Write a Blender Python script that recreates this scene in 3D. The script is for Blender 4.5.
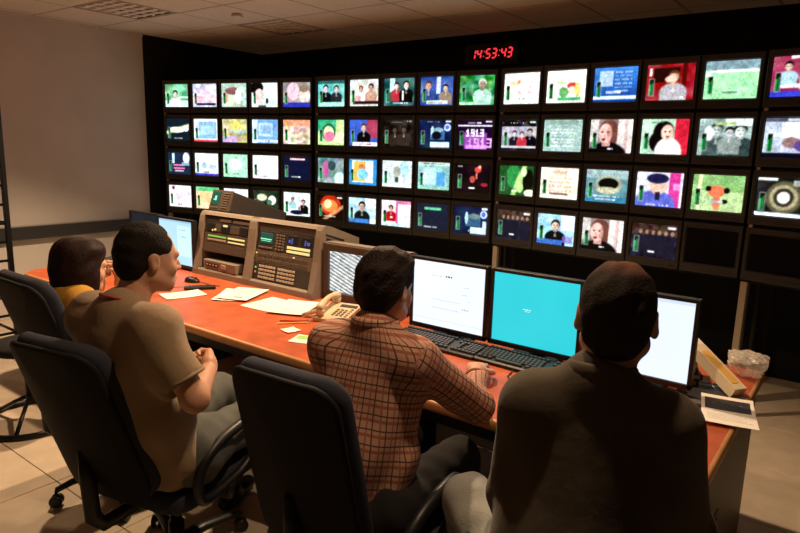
import bpy, bmesh, math, random
import numpy as np
from mathutils import Vector, Matrix, Euler

sc = bpy.context.scene
for o in list(bpy.data.objects): bpy.data.objects.remove(o)
COL = sc.collection
PI = math.pi
R = math.radians
random.seed(4)

# ------------------------------------------------------------------ camera, world, light, exposure
# room frame: x along the back wall, y towards the back wall, z up, metres; the photographer stands at 0,0
CAM_Z = 1.65
cd = bpy.data.cameras.new('camera'); cam = bpy.data.objects.new('camera', cd); COL.objects.link(cam)
cd.sensor_width = 36.0; cd.lens = 627.6 / 800 * 36; cd.clip_start = 0.05
rgt = Vector((0.798988, 0.600726, 0.027328)); dwn = Vector((0.133827, -0.133323, -0.981996)); fwd = Vector((-0.586267, 0.78826, -0.186917))
cam.matrix_world = Matrix(((rgt.x, -dwn.x, -fwd.x, 0), (rgt.y, -dwn.y, -fwd.y, 0), (rgt.z, -dwn.z, -fwd.z, CAM_Z), (0, 0, 0, 1)))
sc.camera = cam
w = bpy.data.worlds.new('world'); sc.world = w; w.use_nodes = True
w.node_tree.nodes['Background'].inputs[0].default_value = (1.0, 0.8, 0.62, 1)
w.node_tree.nodes['Background'].inputs[1].default_value = 0.012
sc.view_settings.view_transform = 'Standard'; sc.view_settings.look = 'None'
sc.view_settings.exposure = 0.0; sc.view_settings.gamma = 1.0; sc.view_settings.use_curve_mapping = False
CEIL = 2.71
WARM = (1.0, 0.69, 0.42)
# recessed halogen downlights of the room: x, y, aim x, aim y, watts, cone degrees
DOWNLIGHTS = [(-2.1, 2.7, -2.2, 2.3, 280, 126), (-4.2, 2.35, -4.3, 2.0, 290, 112), (-0.80, 1.45, -1.1, 1.9, 72, 136)]
for i, (x, y, tx, ty, pw, cone) in enumerate(DOWNLIGHTS):
    ld = bpy.data.lights.new('downlight_lamp', 'SPOT'); ld.energy = pw; ld.color = WARM
    ld.spot_size = R(cone); ld.spot_blend = 0.5; ld.shadow_soft_size = 0.045
    lo = bpy.data.objects.new('downlight_lamp', ld); COL.objects.link(lo); lo.location = (x, y, CEIL - 0.035)
    lo.rotation_euler = (Vector((tx, ty, 0)) - lo.location).to_track_quat('-Z', 'Y').to_euler()

# ------------------------------------------------------------------ helpers: objects
def link(o, parent=None):
    COL.objects.link(o)
    if parent: o.parent = parent
    return o
def tag(o, label, cat, group=None, kind=None):
    if label: o['label'] = label
    if cat: o['category'] = cat
    if group: o['group'] = group
    if kind: o['kind'] = kind
    return o
def thing(name, label, cat, loc=(0, 0, 0), rz=0.0, group=None):
    o = bpy.data.objects.new(name, None); o.empty_display_size = 0.05
    o.location = loc; o.rotation_euler = (0, 0, rz); link(o)
    return tag(o, label, cat, group)
def mesh_obj(name, me, mat, parent=None, loc=None, rot=None):
    o = bpy.data.objects.new(name, me); link(o, parent)
    if mat and not me.materials: me.materials.append(mat)
    if loc is not None: o.location = loc
    if rot is not None: o.rotation_euler = rot
    return o
def copy_tree(o, parent=None):
    c = o.copy(); link(c); c.parent = parent
    for ch in list(o.children): copy_tree(ch, c)
    return c

class MB:
    """collects shapes; build() links them as one mesh object"""
    def __init__(s): s.v = []; s.f = []; s.sm = []
    def add(s, vs, fs, M=None, smooth=False):
        n = len(s.v)
        for p in vs:
            p = Vector(p)
            s.v.append(tuple(M @ p) if M else tuple(p))
        for f in fs: s.f.append([i + n for i in f]); s.sm.append(smooth)
        return s
    def box(s, c, d, b=0.0, M=None, rz=0.0, rx=0.0):
        hx, hy, hz = d[0] / 2, d[1] / 2, d[2] / 2
        T = Matrix.Translation(c) @ Matrix.Rotation(rz, 4, 'Z') @ Matrix.Rotation(rx, 4, 'X')
        if M: T = M @ T
        b = min(b, hx * .95, hy * .95, hz * .95)
        if b <= 0:
            vs = [(x, y, z) for x in (-hx, hx) for y in (-hy, hy) for z in (-hz, hz)]
            fs = [(0, 1, 3, 2), (4, 6, 7, 5), (0, 4, 5, 1), (2, 3, 7, 6), (0, 2, 6, 4), (1, 5, 7, 3)]
            return s.add(vs, fs, T)
        vs = []; idx = {}
        for sx in (-1, 1):
            for sy in (-1, 1):
                for sz in (-1, 1):
                    for k in range(3):
                        p = [sx * (hx - b), sy * (hy - b), sz * (hz - b)]
                        p[k] = (sx * hx, sy * hy, sz * hz)[k]
                        idx[(sx, sy, sz, k)] = len(vs); vs.append(p)
        fs = []
        I = lambda sx, sy, sz, k: idx[(sx, sy, sz, k)]
        for g in (-1, 1):
            q = [I(g, -1, -1, 0), I(g, 1, -1, 0), I(g, 1, 1, 0), I(g, -1, 1, 0)]; fs.append(q if g > 0 else q[::-1])
            q = [I(-1, g, -1, 1), I(-1, g, 1, 1), I(1, g, 1, 1), I(1, g, -1, 1)]; fs.append(q if g > 0 else q[::-1])
            q = [I(-1, -1, g, 2), I(1, -1, g, 2), I(1, 1, g, 2), I(-1, 1, g, 2)]; fs.append(q if g > 0 else q[::-1])
        for a in (-1, 1):
            for c2 in (-1, 1):
                q = [I(a, c2, -1, 0), I(a, c2, 1, 0), I(a, c2, 1, 1), I(a, c2, -1, 1)]; fs.append(q if a * c2 < 0 else q[::-1])
                q = [I(a, -1, c2, 0), I(a, 1, c2, 0), I(a, 1, c2, 2), I(a, -1, c2, 2)]; fs.append(q if a * c2 > 0 else q[::-1])
                q = [I(-1, a, c2, 1), I(1, a, c2, 1), I(1, a, c2, 2), I(-1, a, c2, 2)]; fs.append(q if a * c2 < 0 else q[::-1])
                for sz in (-1, 1):
                    q = [I(a, c2, sz, 0), I(a, c2, sz, 1), I(a, c2, sz, 2)]; fs.append(q if a * c2 * sz > 0 else q[::-1])
        return s.add(vs, fs, T)
    def tube(s, path, r, n=10, caps=True, closed=False, smooth=True, flat=1.0):
        P = [Vector(p) for p in path]; m = len(P)
        rs = r if isinstance(r, (list, tuple)) else [r] * m
        vs = []; fs = []; up = None
        for i, p in enumerate(P):
            a = P[(i - 1) % m] if (closed or i > 0) else P[i]
            b = P[(i + 1) % m] if (closed or i < m - 1) else P[i]
            t = (b - a).normalized()
            if up is None:
                up = Vector((0, 0, 1)) if abs(t.z) < 0.9 else Vector((1, 0, 0))
            x = t.cross(up)
            if x.length < 1e-5: x = t.cross(Vector((0, 1, 0)))
            x.normalize(); y = x.cross(t).normalized(); up = y
            for k in range(n):
                an = 2 * PI * k / n
                vs.append(p + x * math.cos(an) * rs[i] + y * math.sin(an) * rs[i] * flat)
        for i in range(m if closed else m - 1):
            j = (i + 1) % m
            for k in range(n):
                l = (k + 1) % n
                fs.append((i * n + k, j * n + k, j * n + l, i * n + l))
        s.add(vs, fs, None, smooth)
        if caps and not closed:
            n0 = len(s.v) - len(vs)
            s.f.append([n0 + k for k in range(n)]); s.sm.append(False)
            s.f.append([n0 + (m - 1) * n + k for k in range(n)][::-1]); s.sm.append(False)
        return s
    def lathe(s, prof, n=20, M=None, smooth=True):
        vs = []; fs = []
        for (r, z) in prof:
            for k in range(n): vs.append((r * math.cos(2 * PI * k / n), r * math.sin(2 * PI * k / n), z))
        for i in range(len(prof) - 1):
            for k in range(n):
                l = (k + 1) % n
                fs.append((i * n + k, i * n + l, (i + 1) * n + l, (i + 1) * n + k))
        s.add(vs, fs, M, smooth)
        n0 = len(s.v) - len(vs)
        s.f.append([n0 + k for k in range(n)][::-1]); s.sm.append(False)
        s.f.append([n0 + (len(prof) - 1) * n + k for k in range(n)]); s.sm.append(False)
        return s
    def prism(s, poly, x0, x1, M=None):
        """poly in (y, z), extruded along x"""
        n = len(poly)
        vs = [(x0, y, z) for y, z in poly] + [(x1, y, z) for y, z in poly]
        fs = [tuple(range(n))[::-1], tuple(range(n, 2 * n))]
        for i in range(n):
            j = (i + 1) % n; fs.append((i, j, n + j, n + i))
        return s.add(vs, fs, M)
    def mesh(s, name):
        me = bpy.data.meshes.new(name); me.from_pydata(s.v, [], s.f)
        me.polygons.foreach_set('use_smooth', s.sm)
        bm = bmesh.new(); bm.from_mesh(me); bmesh.ops.recalc_face_normals(bm, faces=bm.faces); bm.to_mesh(me); bm.free()
        me.update(); return me
    def build(s, name, mat, parent=None, loc=None, rot=None):
        return mesh_obj(name, s.mesh(name), mat, parent, loc, rot)

def slab(w, h, t, cr, edge, bend=0.0, bend2=0.0, n=8, taper=0.0):
    """upright padded slab, w along x, h along z, t along y, rounded corners cr, soft rim 'edge'; bend curves it about z, bend2 about x"""
    def outline(ins):
        pts = []; hw = w / 2 - ins; hh = h / 2 - ins; c = max(cr - ins, 0.004)
        for cx, cz, a0 in ((hw - c, hh - c, 0), (-hw + c, hh - c, 90), (-hw + c, -hh + c, 180), (hw - c, -hh + c, 270)):
            for k in range(n + 1):
                a = R(a0 + 90 * k / n); pts.append((cx + c * math.cos(a), cz + c * math.sin(a)))
        return pts
    m = 5
    prof = []
    for i in range(m + 1):                       # front rim -> side
        a = PI / 2 * i / m
        prof.append((edge * (1 - math.sin(a)), -t / 2 + edge * (1 - math.cos(a))))
    prof += [(x, -y) for x, y in prof[::-1]]
    sh = MB(); vs = []; fs = []
    mn = min(w, h) / 2
    full = [(mn * f_, prof[0][1]) for f_ in (.9, .6, .3)] 
    seq = full + prof + [(mn * f_, prof[-1][1]) for f_ in (.3, .6, .9)]
    N = len(outline(0))
    for ins, y in seq:
        for (x, z) in outline(ins):
            xx = x * (1 + taper * z / h)
            vs.append((xx, y + bend * (xx / (w / 2)) ** 2 + bend2 * (z / (h / 2)) ** 2, z))
    for i in range(len(seq) - 1):
        for k in range(N):
            l = (k + 1) % N; fs.append((i * N + k, i * N + l, (i + 1) * N + l, (i + 1) * N + k))
    fs.append(tuple(range(N))[::-1]); fs.append(tuple(range((len(seq) - 1) * N, len(seq) * N)))
    sh.add(vs, fs, None, True)
    return sh

# ------------------------------------------------------------------ helpers: materials
def srgb(r, g, b): return tuple(((c / 255) / 12.92 if c / 255 <= 0.04045 else ((c / 255 + 0.055) / 1.055) ** 2.4) for c in (r, g, b))
MATS = {}
def mat(name, col, rough=0.6, metal=0.0, noise=0.0, nscale=20.0, bump=0.0, bscale=60.0, spec=0.4, col2=None, emit=None, estr=1.0, alpha=None, trans=0.0, sheen=0.0):
    m = bpy.data.materials.new(name); m.use_nodes = True; MATS[name] = m
    nt = m.node_tree; N = nt.nodes; L = nt.links; b = N['Principled BSDF']
    b.inputs['Base Color'].default_value = (*col, 1); b.inputs['Roughness'].default_value = rough
    b.inputs['Metallic'].default_value = metal; b.inputs['Specular IOR Level'].default_value = spec
    if trans: b.inputs['Transmission Weight'].default_value = trans
    if sheen: b.inputs['Sheen Weight'].default_value = sheen
    if alpha is not None: b.inputs['Alpha'].default_value = alpha
    if emit: b.inputs['Emission Color'].default_value = (*emit, 1); b.inputs['Emission Strength'].default_value = estr
    if noise or bump: tc = N.new('ShaderNodeTexCoord')
    if noise:
        t = N.new('ShaderNodeTexNoise'); t.inputs['Scale'].default_value = nscale; t.inputs['Detail'].default_value = 4
        L.new(tc.outputs['Object'], t.inputs['Vector'])
        r = N.new('ShaderNodeValToRGB'); c2 = col2 or tuple(max(0, c * (1 - noise)) for c in col)
        r.color_ramp.elements[0].color = (*c2, 1); r.color_ramp.elements[1].color = (*(min(1, c * (1 + noise * .5)) for c in col), 1)
        r.color_ramp.elements[0].position = .3; r.color_ramp.elements[1].position = .7
        L.new(t.outputs['Fac'], r.inputs['Fac']); L.new(r.outputs['Color'], b.inputs['Base Color'])
    if bump:
        t2 = N.new('ShaderNodeTexNoise'); t2.inputs['Scale'].default_value = bscale; t2.inputs['Detail'].default_value = 3
        L.new(tc.outputs['Object'], t2.inputs['Vector'])
        bp = N.new('ShaderNodeBump'); bp.inputs['Strength'].default_value = bump; bp.inputs['Distance'].default_value = 0.01
        L.new(t2.outputs['Fac'], bp.inputs['Height']); L.new(bp.outputs['Normal'], b.inputs['Normal'])
    return m

mat('wall_paint', (.61, .56, .51), .85, noise=.06, nscale=3, bump=.05, bscale=90)
mat('wall_dark', (.055, .050, .045), .9, noise=.06, nscale=3)
mat('wall_black', (.006, .006, .006), .95)
mat('ceiling_tile', (.74, .67, .59), .9, noise=.08, nscale=40, bump=.15, bscale=120)
mat('ceiling_grid', (.40, .35, .30), .7)
mat('floor_tile', (.58, .48, .36), .42, noise=.12, nscale=7, bump=.03, bscale=30, spec=.35)
mat('floor_joint', (.10, .08, .06), .9)
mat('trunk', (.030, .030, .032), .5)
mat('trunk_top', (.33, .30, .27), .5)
mat('monitor_case', (.028, .024, .021), .55, noise=.1, nscale=30)
mat('monitor_bezel', (.032, .027, .023), .5)
mat('glass_off', (.003, .003, .004), .35, spec=.12)
mat('rack_metal', (.36, .29, .21), .5, metal=.2)
mat('rack_shelf', (.012, .011, .010), .8)
mat('black_plastic', (.012, .012, .013), .42)
mat('black_metal', (.010, .010, .011), .35, metal=.4)
mat('dark_grey', (.045, .045, .048), .5)
mat('desk_red', (.46, .098, .034), .42, noise=.28, nscale=9, bump=.03, bscale=200, spec=.3)
mat('beech', (.50, .25, .10), .45, noise=.15, nscale=14)
mat('desk_grey', (.055, .056, .060), .6, noise=.1, nscale=8)
mat('pedestal_grey', (.20, .21, .23), .55)
mat('chrome', (.7, .68, .65), .18, metal=1.0)
mat('console_beige', (.20, .16, .122), .5, noise=.05, nscale=30)
mat('console_lip', (.23, .185, .14), .5)
mat('panel_dark', (.035, .029, .024), .5)
mat('panel_brown', (.075, .054, .038), .5)
mat('panel_mid', (.13, .095, .065), .5)
mat('key_cream', (.38, .31, .23), .5)
mat('led_yellow', (.3, .28, .1), .4, emit=(1.0, .85, .35), estr=.7)
mat('led_green', (.1, .3, .05), .4, emit=(.35, .75, .12), estr=.45)
mat('led_blue', (.03, .04, .2), .4, emit=(.10, .16, .6), estr=.5)
mat('scope_green', (.01, .05, .04), .3, emit=(.015, .10, .075), estr=.5)
mat('scope_trace', (.1, .6, .4), .3, emit=(.25, .9, .6), estr=1.0)
mat('clock_red', (.4, .02, .02), .4, emit=(1.0, .035, .05), estr=1.5)
mat('paper', (.82, .78, .70), .8, noise=.03, nscale=6)
mat('paper_green', (.28, .55, .16), .8)
mat('paper_pink', (.75, .30, .30), .8)
mat('print_grey', (.30, .28, .27), .8)
mat('print_dark', (.03, .03, .035), .5)
mat('phone_cream', (.58, .46, .31), .42)
mat('phone_key', (.16, .13, .10), .5)
mat('carton', (.70, .58, .40), .75)
mat('carton_print', (.72, .42, .10), .7)
mat('carton_print_dark', (.40, .17, .05), .7)
mat('keycap', (.045, .042, .038), .38)
mat('skin', (.56, .30, .19), .5, noise=.06, nscale=30, bump=.04, bscale=150)
mat('skin_pale', (.62, .35, .24), .5, noise=.05, nscale=30, bump=.04, bscale=150)
mat('hair_black', (.010, .007, .005), .8, bump=.5, bscale=160, spec=.15)
mat('hair_brown', (.013, .0065, .0045), .75, bump=.7, bscale=110, spec=.2)
mat('hair_auburn', (.014, .004, .003), .6, bump=.2, bscale=100, spec=.2)
mat('hair_grey', (.020, .014, .010), .8, bump=.3, bscale=160, spec=.15)
mat('tee_tan', (.30, .21, .125), .9, noise=.06, nscale=14, bump=.15, bscale=40, sheen=.1)
mat('shirt_olive', (.062, .048, .030), .9, noise=.1, nscale=10, bump=.2, bscale=30, sheen=.1)
mat('shirt_yellow', (.55, .28, .035), .9, noise=.08, nscale=12, bump=.15, bscale=40)
mat('jeans_light', (.32, .33, .31), .9, noise=.18, nscale=12, bump=.15, bscale=120)
mat('jeans_grey', (.10, .105, .095), .9, noise=.25, nscale=12, bump=.15, bscale=120)
mat('jeans_blue', (.16, .19, .20), .9, noise=.25, nscale=12, bump=.15, bscale=120)
mat('black_cloth', (.004, .004, .004), .95)
mat('trousers_black', (.010, .009, .009), .9, bump=.1, bscale=60)
mat('shoe_black', (.012, .011, .010), .4)
mat('lanyard_red', (.42, .03, .035), .7)
mat('eye_white', (.75, .72, .68), .25)
mat('eye_dark', (.02, .012, .008), .15)
mat('chair_shell', (.010, .010, .011), .75, spec=.2)
mat('chair_fabric', (.013, .0135, .017), .95, noise=.1, nscale=200, bump=.2, bscale=300)
mat('chair_fabric_blue', (.030, .033, .050), .95, noise=.1, nscale=200, bump=.2, bscale=300)
mat('tower_cream', (.42, .40, .37), .5)
mat('louver', (.86, .80, .72), .5)
mat('louver_dark', (.02, .018, .016), .6)

def picture_material(name, strength):
    m = bpy.data.materials.new(name); m.use_nodes = True; nt = m.node_tree; N = nt.nodes; L = nt.links
    b = N['Principled BSDF']; b.inputs['Base Color'].default_value = (.01, .01, .01, 1); b.inputs['Roughness'].default_value = .25
    b.inputs['Specular IOR Level'].default_value = .25
    a = N.new('ShaderNodeAttribute'); a.attribute_name = 'picture'
    L.new(a.outputs['Color'], b.inputs['Emission Color']); b.inputs['Emission Strength'].default_value = strength
    MATS[name] = m
picture_material('tv_picture', 1.25)
picture_material('lcd_picture', 1.15)

# ------------------------------------------------------------------ painted screen pictures
class Pic:
    def __init__(s, bg, W=56, H=42, seed=0):
        s.W, s.H = W, H; s.a = np.ones((H, W, 3)) * np.array(bg, float)
        s.y, s.x = np.mgrid[0:H, 0:W]; s.x = (s.x + .5) / W; s.y = (s.y + .5) / H
        s.rng = np.random.RandomState(seed)
    def put(s, m, c, o=1.0):
        m = np.clip(m, 0, 1)[..., None] * o; s.a = s.a * (1 - m) + np.array(c, float) * m; return s
    def r(s, x0, y0, x1, y1, c, o=1): return s.put(((s.x >= x0) & (s.x <= x1) & (s.y >= y0) & (s.y <= y1)).astype(float), c, o)
    def e(s, cx, cy, rx, ry, c, o=1): return s.put(np.clip((1.15 - ((s.x - cx) / rx) ** 2 - ((s.y - cy) / ry) ** 2) * 4, 0, 1), c, o)
    def g(s, c0, c1):
        s.a = np.array(c0, float) * (1 - s.y[..., None]) + np.array(c1, float) * s.y[..., None]; return s
    def n(s, amp, k=5, mono=False):
        z = s.rng.rand(k, k, 1); z = z if mono else .62 * z + .38 * s.rng.rand(k, k, 3)
        iy = s.y * (k - 1); ix = s.x * (k - 1); y0 = np.minimum(iy.astype(int), k - 2); x0 = np.minimum(ix.astype(int), k - 2)
        fy = (iy - y0)[..., None]; fx = (ix - x0)[..., None]
        v = (z[y0, x0] * (1 - fy) * (1 - fx) + z[y0 + 1, x0] * fy * (1 - fx) + z[y0, x0 + 1] * (1 - fy) * fx + z[y0 + 1, x0 + 1] * fy * fx)
        s.a = np.clip(s.a + (v - .5) * 2 * amp, 0, 1.2); return s
    def band(s, ang, off, wd, c, o=1):
        d = s.x * math.cos(ang) + s.y * math.sin(ang) - off
        return s.put(np.clip(1.5 - np.abs(d) / wd, 0, 1), c, o)
    def person(s, cx, cy, sz, cloth, skin=(.85, .6, .5), hair=(.06, .04, .03)):
        sz *= 1.22; s.e(cx, cy + sz * 1.75, sz * 1.15, sz * 1.05, cloth); s.r(cx - sz * 1.1, cy + sz * 1.9, cx + sz * 1.1, cy + sz * 3.2, cloth)
        s.r(cx - sz * .2, cy + sz * .4, cx + sz * .2, cy + sz * .95, tuple(c_ * .8 for c_ in skin)); s.e(cx, cy - sz * .15, sz * .50, sz * .64, hair); s.e(cx - sz * .04, cy + sz * .10, sz * .38, sz * .52, skin)
        for q_ in (-.18, .14): s.e(cx + q_ * sz, cy + sz * .02, sz * .09, sz * .07, tuple(c_ * .35 for c_ in skin))
        s.e(cx - sz * .03, cy + sz * .36, sz * .13, sz * .06, (skin[0] * .7, skin[1] * .4, skin[2] * .4)); s.e(cx + sz * .3, cy + sz * .1, sz * .14, sz * .45, tuple(c_ * .7 for c_ in skin), .6)
        s.put((np.abs(s.x - cx) < (s.y - cy - sz * .8) * .22) * (s.y > cy + sz * .8) * (s.y < cy + sz * 1.6), (.85, .85, .85), .5); return s
    def text(s, x, y, w_, c=(1, 1, 1), h=.05):
        k = int(w_ / .035)
        for i in range(k):
            if s.rng.rand() > .18: s.r(x + i * .035, y, x + i * .035 + .024, y + h, c)
        return s
    def meter(s):
        s.r(.05, .38, .17, .88, (.75, .8, .75), .5); s.r(.065, .40, .155, .86, (.03, .10, .06))
        s.r(.072, .55, .104, .85, (.10, .62, .26)); s.r(.118, .50, .148, .85, (.10, .62, .26)); s.r(.106, .42, .116, .86, (.8, .85, .8)); return s
DIG = {'1': '010110010010111', '9': '111101111001111', '3': '111001111001111'}
def stamp(p, txt, x, y, cw, ch, c):
    for k, t in enumerate(txt):
        for i, bit in enumerate(DIG[t]):
            if bit == '1':
                px_, py_ = i % 3, i // 3
                p.r(x + (k * 3.7 + px_) * cw, y + py_ * ch, x + (k * 3.7 + px_ + 1) * cw, y + (py_ + 1) * ch, c)
    return p
def screen_mesh(pic, w_, h_, bulge=0.0, grain=0.0):
    """front faces -y, centred on 0"""
    W, H = pic.W, pic.H
    xs = np.linspace(-w_ / 2, w_ / 2, W + 1); zs = np.linspace(h_ / 2, -h_ / 2, H + 1)
    X, Z = np.meshgrid(xs, zs)
    Y = -bulge * (1 - (X / (w_ / 2)) ** 2) * (1 - (Z / (h_ / 2)) ** 2)
    co = np.stack([X, Y, Z], -1).reshape(-1, 3)
    q = []
    for j in range(H):
        for i in range(W):
            a = j * (W + 1) + i; q.append((a, a + W + 1, a + W + 2, a + 1))
    me = bpy.data.meshes.new('screen'); me.from_pydata(co.tolist(), [], q)
    A = pic.a.copy()
    if grain:
        rg = np.random.RandomState(pic.rng.randint(9999)); B = np.pad(A, ((1, 1), (1, 1), (0, 0)), mode='edge')
        A = .46 * A + .54 / 8 * sum(B[1 + i:1 + i + H, 1 + j:1 + j + W] for i in (-1, 0, 1) for j in (-1, 0, 1) if i or j)
        z = rg.rand(H // 2 + 2, W // 2 + 2, 1); z = np.repeat(np.repeat(z, 2, 0), 2, 1)[:H, :W]
        ky, kx = 10, 13; zz = rg.rand(ky, kx); iy = pic.y * (ky - 1); ix = pic.x * (kx - 1); y0 = np.minimum(iy.astype(int), ky - 2); x0 = np.minimum(ix.astype(int), kx - 2); fy = iy - y0; fx = ix - x0
        q = zz[y0, x0] * (1 - fy) * (1 - fx) + zz[y0 + 1, x0] * fy * (1 - fx) + zz[y0, x0 + 1] * (1 - fy) * fx + zz[y0 + 1, x0 + 1] * fy * fx
        lum = A.mean(-1, keepdims=True); A = (lum + .78 * (A - lum)) * (.86 + .26 * q[..., None]); A = np.clip(A + .30 * (A - A.mean()) * .6, .01, 1.3)
        A = np.clip(A * (1 + grain * (z - .5) + grain * .5 * (rg.rand(H, W, 3) - .5)), 0, 1.3)
    at_ = me.color_attributes.new('picture', 'FLOAT_COLOR', 'CORNER')
    c = np.ones((H * W, 4, 4), np.float32); c[:, :, :3] = np.clip(A, 0, 1.3).reshape(-1, 1, 3) ** 1.6
    at_.data.foreach_set('color', c.ravel()); me.update(); return me

# ------------------------------------------------------------------ the room
XL, XR, YF, YB = -6.19, 2.6, -2.4, 5.375      # left, right, front (behind the photographer), back wall faces
def structure(o): o['kind'] = 'structure'; return o
structure(MB().box(((XL + XR) / 2, (YF + YB) / 2, -.06), (XR - XL + .4, YB - YF + .4, .10)).build('floor', MATS['floor_joint']))
floor = bpy.data.objects['floor']
TS = .61; PY = 1.27; PX = -3.0
tile_me = {}
def tiles(parent, name, px, py, ts, gap, z, th, m, up):
    i0 = math.floor((XL - px) / ts); i1 = math.ceil((XR - px) / ts); j0 = math.floor((YF - py) / ts); j1 = math.ceil((YB - py) / ts)
    for i in range(i0, i1):
        for j in range(j0, j1):
            xa, xb = max(XL, px + i * ts), min(XR, px + (i + 1) * ts); ya, yb = max(YF, py + j * ts), min(YB, py + (j + 1) * ts)
            if xb - xa < .02 or yb - ya < .02: continue
            if up and any(abs((xa + xb) / 2 - lx) < .2 and abs((ya + yb) / 2 - ly) < .2 for lx, ly in LIGHTS): continue
            key = (name, round(xb - xa, 3), round(yb - ya, 3))
            if key not in tile_me:
                me = MB().box((0, 0, 0), (xb - xa - gap, yb - ya - gap, th), min(.002, th / 3)).mesh(name); me.materials.append(MATS[m]); tile_me[key] = me
            o = mesh_obj(name, tile_me[key], None, parent, ((xa + xb) / 2, (ya + yb) / 2, z))
GX, GY = -4.886, 3.335                           # ceiling grid
LIGHTS = [(GX - .3, GY - .3), (GX + .3, GY + .9)]
tiles(floor, 'floor_tile', PX, PY, TS, .004, -.006, .012, 'floor_tile', False)
ceil = structure(MB().box(((XL + XR) / 2, (YF + YB) / 2, CEIL + .16), (XR - XL + .4, YB - YF + .4, .06)).build('ceiling', MATS['louver_dark']))
tiles(ceil, 'ceiling_tile', GX, GY, .6, .022, CEIL + .006, .014, 'ceiling_tile', True)
g = MB()
k = math.floor((XL - GX) / .6)
while GX + k * .6 < XR:
    if GX + k * .6 > XL: g.box((GX + k * .6, (YF + YB) / 2, CEIL + .004), (.026, YB - YF, .008))
    k += 1
k = math.floor((YF - GY) / .6)
while GY + k * .6 < YB:
    if GY + k * .6 > YF: g.box(((XL + XR) / 2, GY + k * .6, CEIL + .0045), (XR - XL, .026, .008))
    k += 1
g.build('ceiling_grid', MATS['ceiling_grid'], ceil)
H2 = CEIL + .13
wl = structure(MB().box((XL - .1, (YF + 3.79) / 2, H2 / 2), (.2, 3.79 - YF, H2)).build('wall_left', MATS['wall_paint']))
MB().box((XL - .1, (3.79 + YB) / 2, H2 / 2), (.2, YB - 3.79, H2)).build('black_wall_section', MATS['wall_black'], wl)
structure(MB().box(((XL + XR) / 2, YB + .1, H2 / 2), (XR - XL + .4, .2, H2)).build('wall_back', MATS['wall_black']))
structure(MB().box((XR + .1, (YF + YB) / 2, H2 / 2), (.2, YB - YF, H2)).build('wall_right', MATS['wall_dark']))
structure(MB().box(((XL + XR) / 2, YF - .1, H2 / 2), (XR - XL + .4, .2, H2)).build('wall_front', MATS['wall_dark']))
structure(MB().box((XL + .010, (YF + 3.79) / 2, CEIL - .012), (.02, 3.79 - YF, .024), .003).build('trim_1', MATS['wall_paint']))
# cable trunking along the left wall
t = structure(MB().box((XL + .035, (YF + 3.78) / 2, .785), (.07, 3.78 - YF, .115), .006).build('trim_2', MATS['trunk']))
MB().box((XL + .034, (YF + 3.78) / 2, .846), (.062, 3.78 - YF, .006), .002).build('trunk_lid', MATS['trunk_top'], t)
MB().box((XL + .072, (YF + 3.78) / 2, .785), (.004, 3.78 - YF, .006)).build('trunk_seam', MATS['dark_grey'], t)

# ceiling louvre lights (switched off)
def louver_light(x, y, label):
    t = thing('ceiling_light', label, 'ceiling light', (x, y, CEIL))
    f = MB()
    for sx in (-1, 1): f.box((sx * .285, 0, .004), (.03, .60, .014), .002); f.box((0, sx * .285, .004), (.54, .03, .014), .002)
    f.build('frame', MATS['ceiling_grid'], t)
    h = MB(); h.box((0, 0, .085), (.56, .56, .01))
    for sx in (-1, 1): h.box((sx * .272, 0, .045), (.006, .54, .08)); h.box((0, sx * .272, .045), (.54, .006, .08))
    h.build('light_housing', MATS['louver_dark'], t)
    for k in range(4):                           # four parabolic reflector rows
        x0 = -.2025 + k * .135
        b = MB()
        for s in (-1, 1):
            vs = []; fs = []
            for i in range(7):
                u = i / 6; xx = x0 + s * (.066 - .045 * u ** 2); zz = .004 + .07 * u
                vs += [(xx, -.268, zz), (xx, .268, zz)]
            for i in range(6): fs.append((2 * i, 2 * i + 1, 2 * i + 3, 2 * i + 2))
            b.add(vs, fs, None, True)
        b.build('reflector', MATS['louver'], t)
        if k: MB().box((x0 - .0675, 0, .003), (.022, .536, .004)).build('divider_strip', MATS['louver'], t)
        b = MB()
        b.tube([(x0, -.26, .055), (x0, .26, .055)], .013, 8)
        b.build('lamp_tube', MATS['paper'], t)
    for k in range(6):
        y0 = -.225 + k * .09
        MB().prism([(y0 - .018, .002), (y0 + .018, .002), (y0 + .003, .040), (y0 - .003, .040)], -.266, .266).build('louver_blade', MATS['louver'], t)
louver_light(*LIGHTS[0], 'square chrome louvre ceiling light beside the pale left wall')
louver_light(*LIGHTS[1], 'square chrome louvre ceiling light near the black back wall corner')
dsk = MB().lathe([(.052, .0), (.052, .012), (.036, .022), (.030, .03)], 20)
det = dsk.build('smoke_detector', MATS['ceiling_tile'], None, (GX + .42, GY + .28, CEIL - .030)); tag(det, 'small round white detector on the ceiling between the two louvre lights', 'detector')
for i, d in enumerate(DOWNLIGHTS):
    t = thing('downlight', ['recessed ceiling spotlight over the control desk', 'recessed ceiling spotlight above the seated woman', 'recessed ceiling spotlight above the man in the dark shirt'][i], 'spotlight', (d[0], d[1], CEIL))
    b = MB(); b.tube([(math.cos(a * PI / 12) * .062, math.sin(a * PI / 12) * .062, -.006) for a in range(24)], .012, 8, closed=True); b.build('rim', MATS['chrome'], t)
    MB().lathe([(.05, .0), (.05, .004)], 20).build('lens', mat('lens_%d' % i, (.8, .7, .5), .3, emit=(1, .7, .42), estr=6), t, (0, 0, -.006))

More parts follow.
